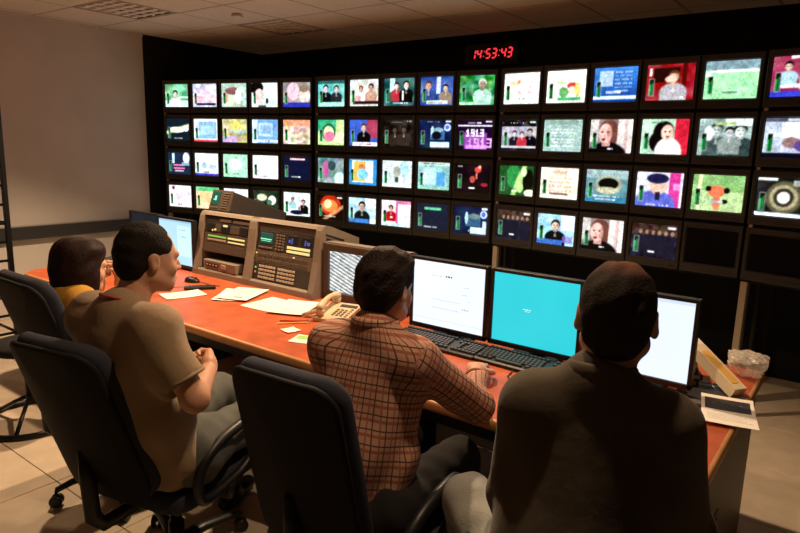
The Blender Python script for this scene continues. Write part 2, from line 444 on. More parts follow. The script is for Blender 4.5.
# ------------------------------------------------------------------ the video wall
P_ = .3584; ROWZ = [2.106 - .3428 * i for i in range(4)]
SW, SH = .297, .224
HW, HH = .350, .322                               # housing
SEC = [((-5.84, 3.92), R(13.98), 5), ((-4.02, 4.28), R(5.66), 5), ((-2.21, 4.42), R(-3.31), 5), ((-.415, 4.265), R(-12.0), 1)]
W_ = (1, 1, 1); K_ = (.02, .02, .03); NAVY = (.02, .04, .14)
pics = {}
def P(c, r, bg, label, meter=True):
    p = Pic(bg, seed=c * 10 + r); pics[(c, r)] = (p, label, meter); return p
P(1, 1, (.35, .75, .5), 'a white-clad person before green foliage').n(.3, 6).r(0, .72, 1, 1, (.75, .95, .9)).person(.45, .42, .17, (.98, .92, .95), (.95, .8, .8)).r(.6, .55, 1, .62, (.8, 1, .95))
P(2, 1, (.8, .78, .95), 'a pale pink stage with a dark crowd line below').n(.25, 9).r(0, .5, 1, .8, (1, .8, .85)).r(.1, .55, .45, .78, (1, .5, .6), .6).r(.15, .84, .95, .93, (.1, .1, .25)).n(.12, 12)
P(3, 1, (.7, .85, .75), 'a brown tent and white dancers outdoors').n(.2, 7).e(.45, .32, .3, .16, (.5, .3, .3)).e(.68, .55, .12, .35, (1, .95, 1)).e(.3, .75, .25, .2, (.9, .9, .75)).r(0, 0, 1, .12, (.6, .8, .65)).e(.15, .6, .1, .25, (.75, .55, .4))
P(4, 1, (.85, .97, .97), "a dark-haired man's face in profile on pale ground").e(.2, .2, .26, .26, (.08, .06, .07)).e(.3, .5, .17, .26, (.95, .75, .72)).r(.12, .7, .42, .95, (.95, .8, .78)).e(.6, .75, .05, .12, (.1, .12, .12)).r(.25, .93, .55, 1, (.2, .3, .3))
P(5, 1, (.55, .5, .5), 'a large pink face above a blue caption band').n(.2, 6).e(.38, .36, .23, .36, (.95, .68, .75)).e(.8, .55, .2, .3, (.9, .8, .75)).r(0, .82, 1, 1, (.12, .16, .65)).e(.78, .25, .15, .15, (.5, .4, .3))
P(6, 1, (.3, .75, .72), 'two men in dark suits on a teal set').n(.2, 7).r(0, 0, 1, .12, (.1, .3, .3)).person(.3, .3, .16, (.07, .08, .1), (.95, .8, .82)).person(.7, .32, .15, (.12, .14, .16), (.9, .75, .75)).r(.05, .84, 1, 1, (.55, .95, .85))
P(7, 1, (.8, .82, .78), 'two guests in a bright beige studio').n(.2, 7).person(.4, .35, .13, (.95, .9, .9), hair=(.3, .1, .1)).person(.75, .3, .15, (.75, .5, .4)).r(.1, .82, 1, .93, (.2, .12, .15)).r(.2, .6, .4, .82, (.9, .3, .3), .5)
P(8, 1, (.1, .28, .3), 'a couple in evening dress before dark teal').n(.2, 5).r(.2, 0, .35, .5, (.7, .95, .95)).person(.42, .28, .14, (.7, .1, .15), (.95, .75, .7)).person(.74, .25, .16, (.02, .02, .03), (.95, .8, .75)).r(.6, .45, .66, .8, W_).text(.3, .88, .5)
P(9, 1, (.15, .25, .6), 'two presenters in a blue studio with a caption').n(.2, 5).r(.5, 0, .62, .6, (.7, .75, .95)).person(.25, .3, .17, (.12, .2, .45), (.85, .6, .5), (.3, .15, .1)).person(.78, .4, .14, (.5, .4, .3), (.85, .65, .55)).r(.2, .84, .85, .96, (.85, .9, .85)).text(.25, .88, .5, (.2, .2, .3))
P(10, 1, (.12, .5, .22), 'a man in a pale suit amid green leaves').n(.35, 9).person(.66, .3, .19, (.6, .85, .75), (.6, .5, .42), (.75, .75, .7)).r(0, .9, .55, 1, (.6, .85, .7))
P(11, 1, (1, 1, .97), 'a white page with sparse pink and orange marks').e(.3, .35, .13, .1, (1, .85, .6), .8).e(.42, .28, .05, .06, (1, .6, .3)).e(.45, .62, .05, .06, (1, .65, .7), .8).e(.75, .45, .04, .04, (1, .6, .65)).e(.72, .65, .08, .05, (1, .75, .75)).text(.45, .8, .2, (.4, .5, .45))
P(12, 1, (1, 1, .94), 'red and green drawings on a white page').n(.05, 5).e(.66, .48, .13, .1, (.9, .2, .15)).e(.66, .62, .1, .12, (1, .85, .75)).e(.45, .68, .12, .16, (.35, .7, .35)).e(.8, .6, .08, .22, (.95, .85, .4)).r(.3, .84, .9, .93, (.2, .75, .4)).e(.38, .38, .12, .06, (.85, .95, .6))
p = P(13, 1, (.06, .25, .7), 'a blue text slide'); p.g((.12, .40, .85), (.05, .2, .6)).r(.12, .1, .45, .55, (.75, .88, 1), .75)
for i in range(6): p.text(.5, .12 + .11 * i, .42, (.75, .9, 1), .04)
p.r(0, .84, 1, .93, (.85, .95, 1)).text(.3, .7, .4)
P(14, 1, (.55, .06, .08), 'a grey-suited man covering his face before red').n(.15, 6).r(.15, .1, .7, .5, (.12, .04, .03)).r(.75, 0, .84, 1, (.25, .02, .03)).person(.58, .36, .2, (.6, .58, .62), (.95, .65, .5), (.3, .15, .08)).e(.52, .42, .12, .09, (1, .72, .58)).r(.05, .1, .1, .3, (.9, .85, .9)).text(.6, .9, .22)
P(15, 1, (.55, .95, .6), 'a green football pitch with crowded stands').n(.06, 6).r(0, 0, 1, .24, (.4, .55, .6)).n(.08, 16).r(.1, .25, 1, .32, (.95, 1, .98)).r(.35, .8, .65, .86, (.3, .4, .35)).r(0, .28, .1, .4, (.95, 1, .98))
P(16, 1, (.55, .10, .22), 'a woman in pale blue on a red set').n(.12, 6).person(.28, .25, .13, (.55, .75, .85), (.9, .7, .6)).person(.68, .28, .14, (.8, .65, .4)).r(.15, .68, 1, .78, (.8, .85, .95)).r(0, .86, 1, 1, (.12, .16, .8)).r(.3, 0, .9, .06, (.95, .85, .9))
P(1, 2, (.05, .09, .12), 'a pale yellow slanted shape on dark ground').e(.45, .5, .35, .13, (.95, .95, .9)).band(1.25, .60, .07, (.88, .95, .62), .9).e(.85, .45, .12, .12, (.9, .95, 1)).text(.3, .86, .42)
P(2, 2, (.85, .92, 1), 'a blue weather chart with a red lower line').r(.22, .12, .95, .85, (.45, .7, .98)).n(.1, 7).r(.3, .3, .85, .7, (.65, .88, 1), .6).r(0, .92, 1, 1, (1, .15, .2)).r(0, 0, 1, .1, (.95, .98, 1))
P(3, 2, (.75, .7, .4), 'a yellow and purple crowd scene').n(.35, 7).r(0, .75, .6, 1, (.7, .5, .95), .8).e(.55, .3, .2, .25, (.9, .85, .3)).r(.3, .42, 1, .6, (.5, .85, .95), .5)
P(4, 2, (.35, .6, .98), 'a white panel inside a blue page').r(0, 0, .22, 1, (.85, .95, 1), .8).r(.25, .15, .8, .72, (.7, .88, 1), .85).r(.32, .25, .75, .6, (.45, .7, .98), .8).n(.05, 6).r(0, .85, 1, .95, (.95, .98, 1)).text(.3, .88, .4, (.2, .2, .3))
P(5, 2, (.85, .72, .6), 'a dense beige crowd under an orange sky').n(.35, 10).r(0, 0, 1, .25, (.95, .45, .25), .7).n(.2, 14)
P(6, 2, (.75, .92, .5), 'a pink ball on yellow-green swirls').r(0, 0, .7, .45, (.15, .65, .4)).n(.12, 8).e(.42, .5, .26, .34, (.1, .35, .2)).e(.42, .52, .2, .28, (.85, .95, .6)).e(.45, .66, .2, .2, (1, .35, .55)).e(.85, .7, .2, .2, (.95, .95, .7))
P(7, 2, (.12, .25, .75), 'a man in a black suit before blue and red').r(.62, 0, 1, .7, (.6, .15, .25)).person(.52, .3, .17, (.03, .03, .05), (.9, .65, .5), (.25, .15, .1)).r(.1, .86, 1, 1, (.92, .92, 1)).text(.3, .9, .5, (.5, .1, .1))
P(8, 2, (.07, .055, .05), 'dim brown figures in the dark').n(.06, 8, True).person(.4, .38, .14, (.10, .075, .06), (.22, .16, .12)).person(.7, .36, .15, (.12, .09, .07), (.24, .17, .13)).text(.25, .06, .4, (.5, .6, .5), .04).text(.8, .03, .15, (.8, .85, .8))
p = P(9, 2, (.05, .09, .2), 'a bright blue machine with a round emblem, in the second row'); p.n(.06, 6).r(.35, .3, .8, .72, (.12, .28, .5)).e(.42, .42, .05, .2, (.6, .85, 1)).e(.6, .35, .16, .08, (.4, .6, .7)).e(.55, .55, .15, .15, (.04, .06, .1)).r(.35, .78, .95, .98, (.75, .92, 1)).e(.88, .26, .1, .13, (.75, .85, 1)).e(.88, .26, .06, .08, (.15, .3, .85)).r(.82, .03, .98, .08, (.9, .95, 1)).text(.25, .04, .4, (.8, .9, .95), .04)
p = P(10, 2, (.10, .03, .14), 'the number 1913 on purple'); p.r(.2, .42, .85, 1, (.5, .16, .6)).r(.25, .85, .85, 1, (.75, .35, .85)).r(.0, .17, 1, .22, (.95, .9, 1)).text(.3, .08, .4, (.9, .9, 1), .04).r(.8, .03, .98, .08, (.9, .9, .95))
stamp(p, '1913', .30, .62, .05, .066, (.85, .5, .92)); stamp(p, '1913', .25, .30, .037, .056, (1, 1, 1))
P(11, 2, (.04, .04, .07), 'a crowd in black and white with a red patch').r(0, .22, 1, .85, (.6, .6, .68)).n(.28, 11).person(.38, .45, .11, (.08, .08, .12), (.8, .7, .72)).person(.82, .4, .13, (.05, .05, .09), (.7, .6, .65)).person(.6, .48, .1, (.75, .1, .15), (.85, .7, .7)).r(.45, .68, .72, .84, (.75, .1, .15)).r(0, .86, 1, .92, (.75, .75, .8)).text(.25, .08, .42, (.85, .9, .85), .05).r(.8, .04, .97, .09, (.85, .9, .95))
p = P(12, 2, (.55, .72, .68), 'white text lines on a pale green page'); p.n(.06, 5).r(.15, .02, .9, .15, (.45, .6, .5))
for i in range(6): p.text(.22, .28 + .105 * i, .66, (.95, 1, .98), .045)
def talking(p):
    return p.r(0, 0, 1, 1, (.5, .42, .42)).r(.66, 0, 1, 1, (.88, .82, .8)).r(.82, 0, .9, 1, (.8, .62, .6)).r(0, 0, .2, .7, (.75, .72, .7)).e(.44, .30, .22, .30, (.38, .20, .17)).e(.52, .5, .14, .34, (.38, .2, .17)).e(.42, 1.05, .46, .36, (.04, .04, .08)).r(.3, .6, .5, .8, (.75, .48, .44)).e(.37, .42, .155, .29, (.97, .68, .62)).e(.47, .45, .06, .22, (.75, .45, .4), .7).e(.34, .60, .055, .04, (.5, .15, .15)).e(.30, .38, .035, .018, (.3, .15, .12)).e(.43, .38, .035, .018, (.3, .15, .12)).e(.35, .48, .02, .06, (.85, .5, .45)).text(.45, .86, .14)
talking(P(13, 2, (0, 0, 0), 'a long-haired man talking, in the second row'))
P(14, 2, (.65, .85, .7), 'a black-haired woman in white before red').r(.72, 0, 1, 1, (.85, .08, .15)).e(.48, .36, .22, .30, (.06, .04, .05)).e(.38, .65, .2, .3, (.08, .06, .07)).e(.6, .95, .28, .42, (.95, .95, .9)).e(.56, .38, .13, .22, (.95, .72, .62)).e(.52, .36, .025, .02, (.2, .1, .1)).e(.61, .36, .025, .02, (.2, .1, .1)).e(.57, .5, .04, .02, (.6, .15, .15)).text(.2, .06, .3, (.2, .5, .3), .05)
P(15, 2, (.5, .62, .6), 'soldiers in black and white').n(.15, 6, True).person(.35, .3, .2, (.2, .27, .27), (.6, .68, .66), (.15, .2, .2)).person(.8, .32, .2, (.14, .2, .2), (.7, .78, .75)).person(.6, .36, .15, (.45, .52, .5), (.75, .8, .8)).r(.5, .0, 1, .2, (.85, .92, .92)).r(.3, .1, .7, .16, (.6, .75, .35)).e(.2, .4, .1, .2, (.8, .88, .86)).n(.06, 12, True)
P(16, 2, (.65, .72, .85), 'people below a bright white window').n(.12, 6).r(.3, .12, 1, .5, (1, 1, 1)).r(0, 0, 1, .1, (.25, .28, .35)).e(.5, .62, .16, .14, (.5, .35, .35)).e(.75, .7, .2, .16, (.28, .2, .5)).r(0, .88, 1, 1, (.08, .08, .15)).r(.4, .02, .9, .06, (.8, .85, .9))
P(1, 3, (.07, .12, .2), 'two white blocks over magenta bars').r(.2, .05, .3, .5, (.7, .85, .95)).e(.82, .25, .14, .25, (.85, .92, 1)).r(.25, .55, .75, .62, (.95, .3, .6)).r(.25, .68, .75, .75, (.95, .35, .65)).r(.3, .82, .7, .88, (.8, .6, .75)).r(.62, .45, .95, .6, (.4, .6, .75))
P(2, 3, (.93, .96, 1), 'faint blue figures on white').n(.06, 6).e(.4, .55, .1, .15, (.55, .7, .85)).e(.75, .6, .15, .12, (.7, .82, .92)).r(0, .9, 1, 1, (.2, .2, .8)).text(.35, .82, .25, (.2, .2, .35))
P(3, 3, (.62, .95, .75), 'a white blob on mint green').n(.08, 6).e(.5, .45, .25, .25, (1, 1, .97)).n(.05, 12).text(.35, .84, .28, (.25, .35, .3))
P(4, 3, (1, 1, 1), 'an all but blank white picture').n(.02, 4).r(0, .6, .3, 1, (.97, .9, .95)).text(.3, .88, .3, (.3, .3, .35))
P(5, 3, (.03, .045, .13), 'a navy card with a pink line on top').r(.25, .08, .8, .15, (.95, .7, .72)).text(.3, .84, .4)
P(6, 3, (.35, .5, .5), 'a magenta-clad figure in a grey crowd').n(.3, 8).e(.32, .45, .12, .35, (.75, .25, .55)).e(.85, .85, .2, .3, (.75, .9, .95)).e(.55, .3, .15, .2, (.15, .25, .25))
P(7, 3, (.12, .5, .85), 'orange and cyan shapes in a blue border').r(.1, .05, .88, .9, (.92, .95, .95)).r(.18, .08, .6, .85, (.98, .68, .2)).e(.48, .3, .12, .12, (.85, .4, .2)).e(.5, .58, .2, .22, (.4, .8, .9)).r(.9, 0, 1, 1, (.1, .5, .9))
P(8, 3, (.82, .92, .95), 'a grey statue on pale cyan').n(.1, 5).e(.75, .3, .15, .3, (.6, .85, .98)).e(.5, .4, .13, .2, (.6, .62, .55)).e(.5, .65, .09, .2, (.7, .72, .68)).r(.45, .62, .55, .8, (.25, .28, .25)).r(0, .9, 1, 1, (1, .98, .98))
p = P(9, 3, (.45, .75, .75), 'a teal web page with a blue panel'); p.n(.06, 6).r(0, 0, 1, .12, (.75, .85, .8)).r(.6, .35, .86, .85, (.2, .55, .9)).r(.15, .2, .58, .8, (.6, .85, .95))
for i in range(5): p.text(.2, .28 + .1 * i, .35, (.9, .97, 1), .04)
p.text(.1, .03, .8, (.4, .5, .45), .05).r(0, .92, 1, 1, (.5, .8, .6))
P(10, 3, (.05, .02, .04), 'red dancers on black').n(.03, 8).e(.65, .2, .1, .1, (.85, .12, .1)).e(.5, .55, .08, .12, (.75, .15, .12)).e(.62, .42, .03, .12, (.9, .3, .2)).e(.85, .72, .1, .06, (.6, .04, .08)).e(.7, .1, .04, .06, (1, .6, .4)).text(.4, .84, .2).text(.05, .08, .15, (.8, .9, .85))
P(11, 3, (.08, .25, .1), 'vivid green shapes on dark').e(.42, .35, .2, .4, (.1, .5, .18)).band(.3, .7, .06, (.6, .9, .35), .9).e(.62, .6, .12, .3, (.65, .9, .4)).e(.85, .5, .15, .4, (.03, .07, .04)).e(.72, .2, .08, .15, (.8, .95, .6)).e(.9, .9, .15, .12, (.9, .95, .75)).text(.4, .84, .2)
p = P(12, 3, (1, .95, .85), 'orange lettering rows on cream'); p.n(.06, 7).r(.3, .1, .85, .2, (1, .72, .5))
for i in range(4): p.text(.25, .3 + .14 * i, .6, (.95, .65, .45), .06)
p.r(.25, .82, .75, .88, (.5, .35, .3)).r(.7, .1, .95, .25, (.9, .88, .95))
P(13, 3, (.25, .48, .52), 'a dark capsule over teal water with subtitles').n(.08, 5).r(0, 0, 1, .25, (.5, .65, .66)).e(.55, .45, .33, .3, (.55, .6, .5)).e(.55, .42, .24, .18, (.08, .08, .07)).e(.52, .62, .25, .1, (.7, .68, .5)).r(0, .82, 1, 1, (.12, .4, .55)).text(.2, .78, .65).text(.25, .88, .5)
P(14, 3, (.85, .85, .95), 'a capped man in a blue jacket beside magenta').r(.72, 0, .95, 1, (.85, .12, .5)).r(.8, .3, .95, .5, (.95, .4, .75)).e(.42, .95, .45, .42, (.25, .3, .8)).e(.48, .36, .2, .28, (.9, .68, .58)).e(.46, .18, .24, .15, (.12, .12, .25)).r(.42, .56, .54, .8, (.12, .12, .2)).text(.25, .92, .5)
P(15, 3, (.45, .72, .35), 'an orange shape with black dots on green').n(.06, 6).r(.1, 0, .18, 1, (.95, .9, .6)).r(.2, .45, 1, 1, (.75, .85, .55), .6).e(.48, .45, .17, .16, (.95, .35, .2)).e(.5, .75, .08, .22, (.95, .4, .25)).e(.32, .38, .06, .08, (.06, .05, .04)).e(.68, .42, .06, .08, (.06, .05, .04)).e(.66, .72, .06, .06, (.06, .05, .04)).r(.35, .72, .62, .76, (.6, .8, .95))
P(16, 3, (.08, .09, .09), 'a glowing round lamp in the dark').n(.06, 6).e(.5, .5, .32, .42, (.28, .26, .17)).e(.5, .5, .25, .32, (.6, .55, .38)).e(.5, .5, .18, .24, (.15, .14, .1)).e(.5, .5, .11, .15, (1, 1, .95)).r(0, .9, 1, 1, (.85, .92, 1)).r(0, 0, .35, .08, (.85, .9, .9)).r(.65, .05, 1, .2, (.75, .8, .7), .7)
P(1, 4, (.98, .95, .97), 'a pale pink and white scene, in the bottom row').n(.06, 5).r(.15, .05, .25, .2, (.5, .1, .2)).e(.5, .5, .2, .2, (1, .8, .88)).text(.4, .85, .3, (.3, .3, .3))
P(2, 4, (.95, .8, .55), 'green above orange ground').r(0, 0, 1, .18, (.3, .8, .45)).n(.12, 6).r(.15, .25, .6, .7, (1, .72, .4), .7)
P(3, 4, (.95, .95, .97), 'a pale picture half hidden behind the test scope').n(.05, 6).r(.2, .5, .8, .8, (.5, .4, .35))
P(4, 4, (.1, .14, .1), 'a dim green scene with bright flashes').n(.08, 7).e(.35, .3, .2, .15, (.75, .8, .6)).e(.75, .4, .15, .2, (.9, .92, .85)).e(.65, .5, .1, .12, (.2, .35, .25))
P(5, 4, (.88, .95, .95), 'two dark-clad people in a white kitchen').n(.08, 7).person(.35, .3, .1, (.5, .8, .85)).person(.75, .4, .13, (.06, .07, .12), hair=(.1, .08, .08)).r(.6, .05, .64, .95, (.9, .7, .72)).e(.5, .85, .25, .1, (.1, .12, .2)).r(.02, .0, .2, .3, (.9, .98, .98))
P(6, 4, (.08, .02, .015), 'a fiery orange burst').e(.5, .4, .4, .42, (.75, .1, .03)).e(.48, .42, .3, .25, (1, .42, .1)).e(.4, .35, .15, .18, (1, .85, .5)).band(.9, .95, .06, (1, .75, .4), .6).r(.7, .02, .98, .12, (.2, .03, .02)).text(.25, .84, .5).r(.75, .05, .95, .1, (.95, .9, .85))
P(7, 4, (.6, .8, .92), 'a man in a dark shirt in a white and blue studio').n(.2, 6).r(.6, 0, 1, .4, (.85, .92, .98)).person(.5, .32, .2, (.1, .13, .12), (.85, .65, .52)).r(0, .84, .75, 1, (.15, .4, .8)).r(.8, .8, 1, 1, (.9, .97, 1))
P(8, 4, (.98, .9, .95), 'a person in red before white and pink').r(.5, 0, .58, .9, (.85, .25, .55)).r(.58, 0, 1, .12, (.95, .35, .65)).r(.5, .0, 1, .06, (.95, .4, .65)).person(.33, .3, .13, (.8, .08, .1), (.85, .6, .5)).r(0, .88, 1, 1, (.75, .92, .95)).r(.3, .62, .4, .7, W_)
P(9, 4, (.05, .065, .12), 'a green bar on a navy card').r(.25, .14, .78, .23, (.2, .7, .45)).text(.25, .85, .45)
p = P(10, 4, (.05, .09, .2), 'a bright blue machine with a round emblem, in the bottom row'); p.n(.06, 6).r(.35, .3, .8, .72, (.12, .28, .45)).e(.38, .42, .05, .22, (.6, .85, 1)).e(.6, .35, .18, .1, (.3, .42, .42)).r(.5, .75, .97, .98, (.72, .9, .95)).r(.85, .5, .97, .98, (.7, .88, 1)).e(.88, .26, .1, .14, (.75, .85, 1)).e(.88, .26, .06, .09, (.15, .3, .85)).r(.82, .03, .98, .1, (.9, .95, 1)).text(.35, .85, .15)
def dimcrowd(p):
    p.n(.05, 8).r(0, 0, 1, .35, (.14, .09, .07)).n(.1, 11)
    for i in range(6): p.e(.2 + .14 * i, .62, .07, .4, (.05, .055, .1)).e(.2 + .14 * i, .25, .04, .07, (.5, .32, .25))
    return p.text(.4, .8, .16).r(.78, .05, .97, .12, (.85, .8, .78))
dimcrowd(P(11, 4, (.06, .06, .1), 'a dim crowd at night, beside the middle rack post'))
P(12, 4, (.55, .8, .9), 'a dark-clad man before a blue and white wall').n(.25, 7).r(.65, 0, 1, .5, (.85, .92, .98)).person(.5, .35, .2, (.06, .07, .1), (.85, .68, .6), (.12, .1, .1)).r(0, .84, .7, 1, (.15, .35, .8)).r(.7, .7, .97, .9, (.45, .35, .85), .7)
talking(P(13, 4, (0, 0, 0), 'a long-haired man talking, in the bottom row'))
dimcrowd(P(14, 4, (.06, .06, .11), 'a dim crowd at night, above the bald man'))

def make_monitor():
    t = thing('wall_monitor', 'x', 'monitor')
    b = MB()
    # tube housing: front box then tapered back, hollow in front
    y0, y1, y2 = .018, .10, .36
    def ring(w_, h_, y): return [(-w_ / 2, y, -h_ / 2), (w_ / 2, y, -h_ / 2), (w_ / 2, y, h_ / 2), (-w_ / 2, y, h_ / 2)]
    vs = ring(HW, HH, y0) + ring(HW, HH, y1) + ring(HW * .72, HH * .72, y2)
    fs = [(8, 9, 10, 11)]
    for i in range(2):
        for k in range(4): l = (k + 1) % 4; fs.append((4 * i + k, 4 * i + l, 4 * i + 4 + l, 4 * i + 4 + k))
    fs.append((0, 1, 2, 3))
    b.add(vs, fs); b.build('housing', MATS['monitor_case'], t)
    f = MB(); dz = .009                           # picture sits a little above the middle
    outer = [(-HW / 2, -HH / 2), (HW / 2, -HH / 2), (HW / 2, HH / 2), (-HW / 2, HH / 2)]
    def rr(w_, h_, c, y, n=4):
        pts = []
        for cx, cz, a0 in ((w_ / 2 - c, h_ / 2 - c, 0), (-w_ / 2 + c, h_ / 2 - c, 90), (-w_ / 2 + c, -h_ / 2 + c, 180), (w_ / 2 - c, -h_ / 2 + c, 270)):
            for k in range(n + 1): a = R(a0 + 90 * k / n); pts.append((cx + c * math.cos(a), y, cz + c * math.sin(a)))
        return pts
    rings = [rr(HW, HH, .006, .018), rr(HW, HH, .006, .003), rr(HW - .006, HH - .006, .006, 0)]
    r1 = [(x, y, z + dz) for x, y, z in rr(SW + .014, SH + .014, .008, .002)]; r2 = [(x, y, z + dz) for x, y, z in rr(SW - .001, SH - .001, .006, .014)]
    rings += [r1, r2]; n = len(r1); vs = [p for r_ in rings for p in r_]; fs = []
    for i in range(len(rings) - 1):
        for k in range(n): l = (k + 1) % n; fs.append((i * n + k, (i + 1) * n + k, (i + 1) * n + l, i * n + l))
    f.add(vs, fs); f.build('bezel', MATS['monitor_bezel'], t)
    c = MB(); c.box((.02, -.001, -HH / 2 + .022), (.13, .004, .016), .001)
    c.build('control_flap', MATS['monitor_case'], t)
    for kx in (.11, .125, .14): MB().box((kx, -.002, -HH / 2 + .022), (.007, .005, .007), .001).build('button', MATS['black_plastic'], t)
    return t
proto = make_monitor()
mons = [proto] + [copy_tree(proto) for _ in range(63)]
col = 0
ROWN = ['top', 'second', 'third', 'bottom']
for si, ((ox, oy), yaw, n) in enumerate(SEC):
    for i in range(n):
        col += 1
        for r_ in range(4):
            t = mons.pop(0)
            t.location = (ox + i * P_ * math.cos(yaw), oy + i * P_ * math.sin(yaw), ROWZ[r_] - .009)
            t.rotation_euler = (0, 0, yaw); t['group'] = 'monitors of the video wall'
            if (col, r_ + 1) in pics:
                p, lab, met = pics[(col, r_ + 1)]
                if met: p.meter()
                t['label'] = 'wall monitor showing ' + lab
                me = screen_mesh(p, SW, SH, .004, .26); me.materials.append(MATS['tv_picture'])
                for pl in me.polygons: pl.use_smooth = True
                mesh_obj('screen', me, None, t, (0, .016, .009))
            else:
                t['label'] = 'switched-off wall monitor with a black screen' + (' below the green picture with black dots' if col == 15 else ' below the glowing lamp picture')
                me = screen_mesh(Pic((0, 0, 0), 6, 5), SW, SH, .004); me.materials.append(MATS['glass_off'])
                mesh_obj('screen', me, None, t, (0, .016, .009))
# rack uprights and shelves carrying the monitors
rack_labels = ['beige steel monitor rack beside the pale left wall', 'beige steel monitor rack behind the equipment console', 'beige steel monitor rack holding the long-haired man picture', 'beige steel monitor rack holding the glowing lamp picture']
for si, ((ox, oy), yaw, n) in enumerate(SEC):
    t = thing('monitor_rack', rack_labels[si], 'rack', (ox, oy, 0), yaw, 'racks of the video wall')
    x0 = -P_ / 2; x1 = (n - .5) * P_
    xp = x0 - .004 if si else x0 + .012
    zb = ROWZ[3] - .009 - HH / 2 - .017                # front legs carry the lowest shelf, spacer blocks carry the others
    MB().box((x0 + .026, .030, zb / 2), (.040, .030, zb), .002).build('leg', MATS['rack_metal'], t)
    if si < 3: MB().box((x1 - .020, .28, zb / 2), (.030, .030, zb), .002).build('leg', MATS['rack_shelf'], t)
    for px_ in ((x0 - .004, x1) if si < 3 else (x0 - .004,)):
        MB().box((px_, .375, 1.115), (.022, .03, 2.23), .002).build('post', MATS['rack_shelf'], t)
    for r_ in range(3):
        MB().box((x0 + .026, .012, ROWZ[r_] - .009 - HH / 2 - .0105), (.022, .018, .019), .002).build('spacer_block', MATS['rack_metal'], t)
    for r_ in range(4):
        MB().box(((x0 + x1) / 2, .18, ROWZ[r_] - .009 - HH / 2 - .0105), (x1 - x0 - .02, .30, .012), .001).build('shelf', MATS['rack_shelf'], t)
    MB().box(((x0 + x1) / 2,   .34, 2.20), (x1 - x0 - .05, .02, .03)).build('crossbar', MATS['rack_shelf'], t)

# ------------------------------------------------------------------ digital clock on the back wall
t = thing('digital_clock', 'red seven-segment digital clock high on the black back wall', 'clock', (-2.985, YB - .001, 2.520))
MB().box((0, -.025, 0), (.56, .05, .19), .006).build('clock_case', MATS['black_plastic'], t)
SEGS = {'0': 'abcdef', '1': 'bc', '2': 'abged', '3': 'abgcd', '4': 'fgbc', '5': 'afgcd', '6': 'afgedc', '7': 'abc', '8': 'abcdefg', '9': 'abcdfg'}
dw, dh, th = .041, .078, .012
def digit(ch, x0):
    b = MB(); S = lambda x, z: (x0 + x + z * .16, -.0505, z)
    def seg(xa, za, xb, zb):
        hz = abs(zb - za) < 1e-6
        if hz: pts = [(xa + .003, za), (xa + .003 + th / 2, za + th / 2), (xb - .003 - th / 2, za + th / 2), (xb - .003, za), (xb - .003 - th / 2, za - th / 2), (xa + .003 + th / 2, za - th / 2)]
        else:
            lo, hi = min(za, zb) + .003, max(za, zb) - .003
            pts = [(xa, lo), (xa + th / 2, lo + th / 2), (xa + th / 2, hi - th / 2), (xa, hi), (xa - th / 2, hi - th / 2), (xa - th / 2, lo + th / 2)]
        f3 = [S(*q) for q in pts]; b3 = [(x, y - .004, z) for x, y, z in f3]
        b.add(f3 + b3, [tuple(range(6))[::-1], tuple(range(6, 12))] + [(k, (k + 1) % 6, 6 + (k + 1) % 6, 6 + k) for k in range(6)])
    w2, h2 = dw / 2, dh / 2
    D = dict(a=(-w2, h2, w2, h2), g=(-w2, 0, w2, 0), d=(-w2, -h2, w2, -h2), f=(-w2, 0, -w2, h2), e=(-w2, -h2, -w2, 0), b=(w2, 0, w2, h2), c=(w2, -h2, w2, 0))
    for s in SEGS[ch]: seg(*D[s])
    b.build('digit', MATS['clock_red'], t)
x = -.185
for ch in '14:53:43':
    if ch == ':':
        b = MB()
        for z in (-.022, .022): b.box((x - .012 + z * .16, -.052, z), (.008, .004, .008))
        b.build('colon', MATS['clock_red'], t); x += .032
    else: digit(ch, x); x += .063

# ------------------------------------------------------------------ control desk
DX0, DX1, DY0, DY1, DZ = -4.62, -.265, 1.81, 3.02, .74
t = thing('control_desk', 'long control desk with red laminate top and beech edging', 'desk', ((DX0 + DX1) / 2, (DY0 + DY1) / 2, 0))
cx, cy = (DX0 + DX1) / 2, (DY0 + DY1) / 2; hw, hd = (DX1 - DX0) / 2, (DY1 - DY0) / 2
def desk_outline(ins, rl=.14, rr=.012):
    pts = []
    for px_, py_, rad, a0 in ((hw, -hd, rr, -90), (hw, hd, rr, 0), (-hw, hd, rl, 90), (-hw, -hd, rl, 180)):
        rad = max(rad - ins, .004); sx = 1 if px_ > 0 else -1; sy = 1 if py_ > 0 else -1
        for k in range(7): a = R(a0 + 15 * k); pts.append((px_ - sx * (rad + ins) + rad * math.cos(a), py_ - sy * (rad + ins) + rad * math.sin(a)))
    return pts
o0 = desk_outline(.016); n = len(o0)
MB().add([(x, y, DZ) for x, y in o0] + [(x, y, DZ - .036) for x, y in o0], [tuple(range(n)), tuple(range(n, 2 * n))[::-1]] + [(k, n + k, n + (k + 1) % n, (k + 1) % n) for k in range(n)]).build('desktop', MATS['desk_red'], t)
rings = [(.0162, DZ + .0005), (.008, DZ), (.002, DZ - .004), (0, DZ - .012), (0, DZ - .030), (.003, DZ - .038), (.0162, DZ - .040)]
vs = []; fs = []
for ins, z in rings: vs += [(x, y, z) for x, y in desk_outline(ins)]
for i in range(len(rings) - 1):
    for k in range(n): l = (k + 1) % n; fs.append((i * n + k, (i + 1) * n + k, (i + 1) * n + l, i * n + l))
MB().add(vs, fs, None, True).build('edge_band', MATS['beech'], t)
MB().box((0, -hd + .07, DZ - .075), (2 * hw - .12, .02, .065)).build('apron', MATS['black_plastic'], t)
MB().box((hw - .035, .05, (DZ - .04) / 2), (.03, 2 * hd - .18, DZ - .042), .002).build('side_panel', MATS['panel_brown'], t)
b = MB()
for k in range(5): b.box((hw - .0185, -.25, .30 + k * .035), (.004, .22, .010))
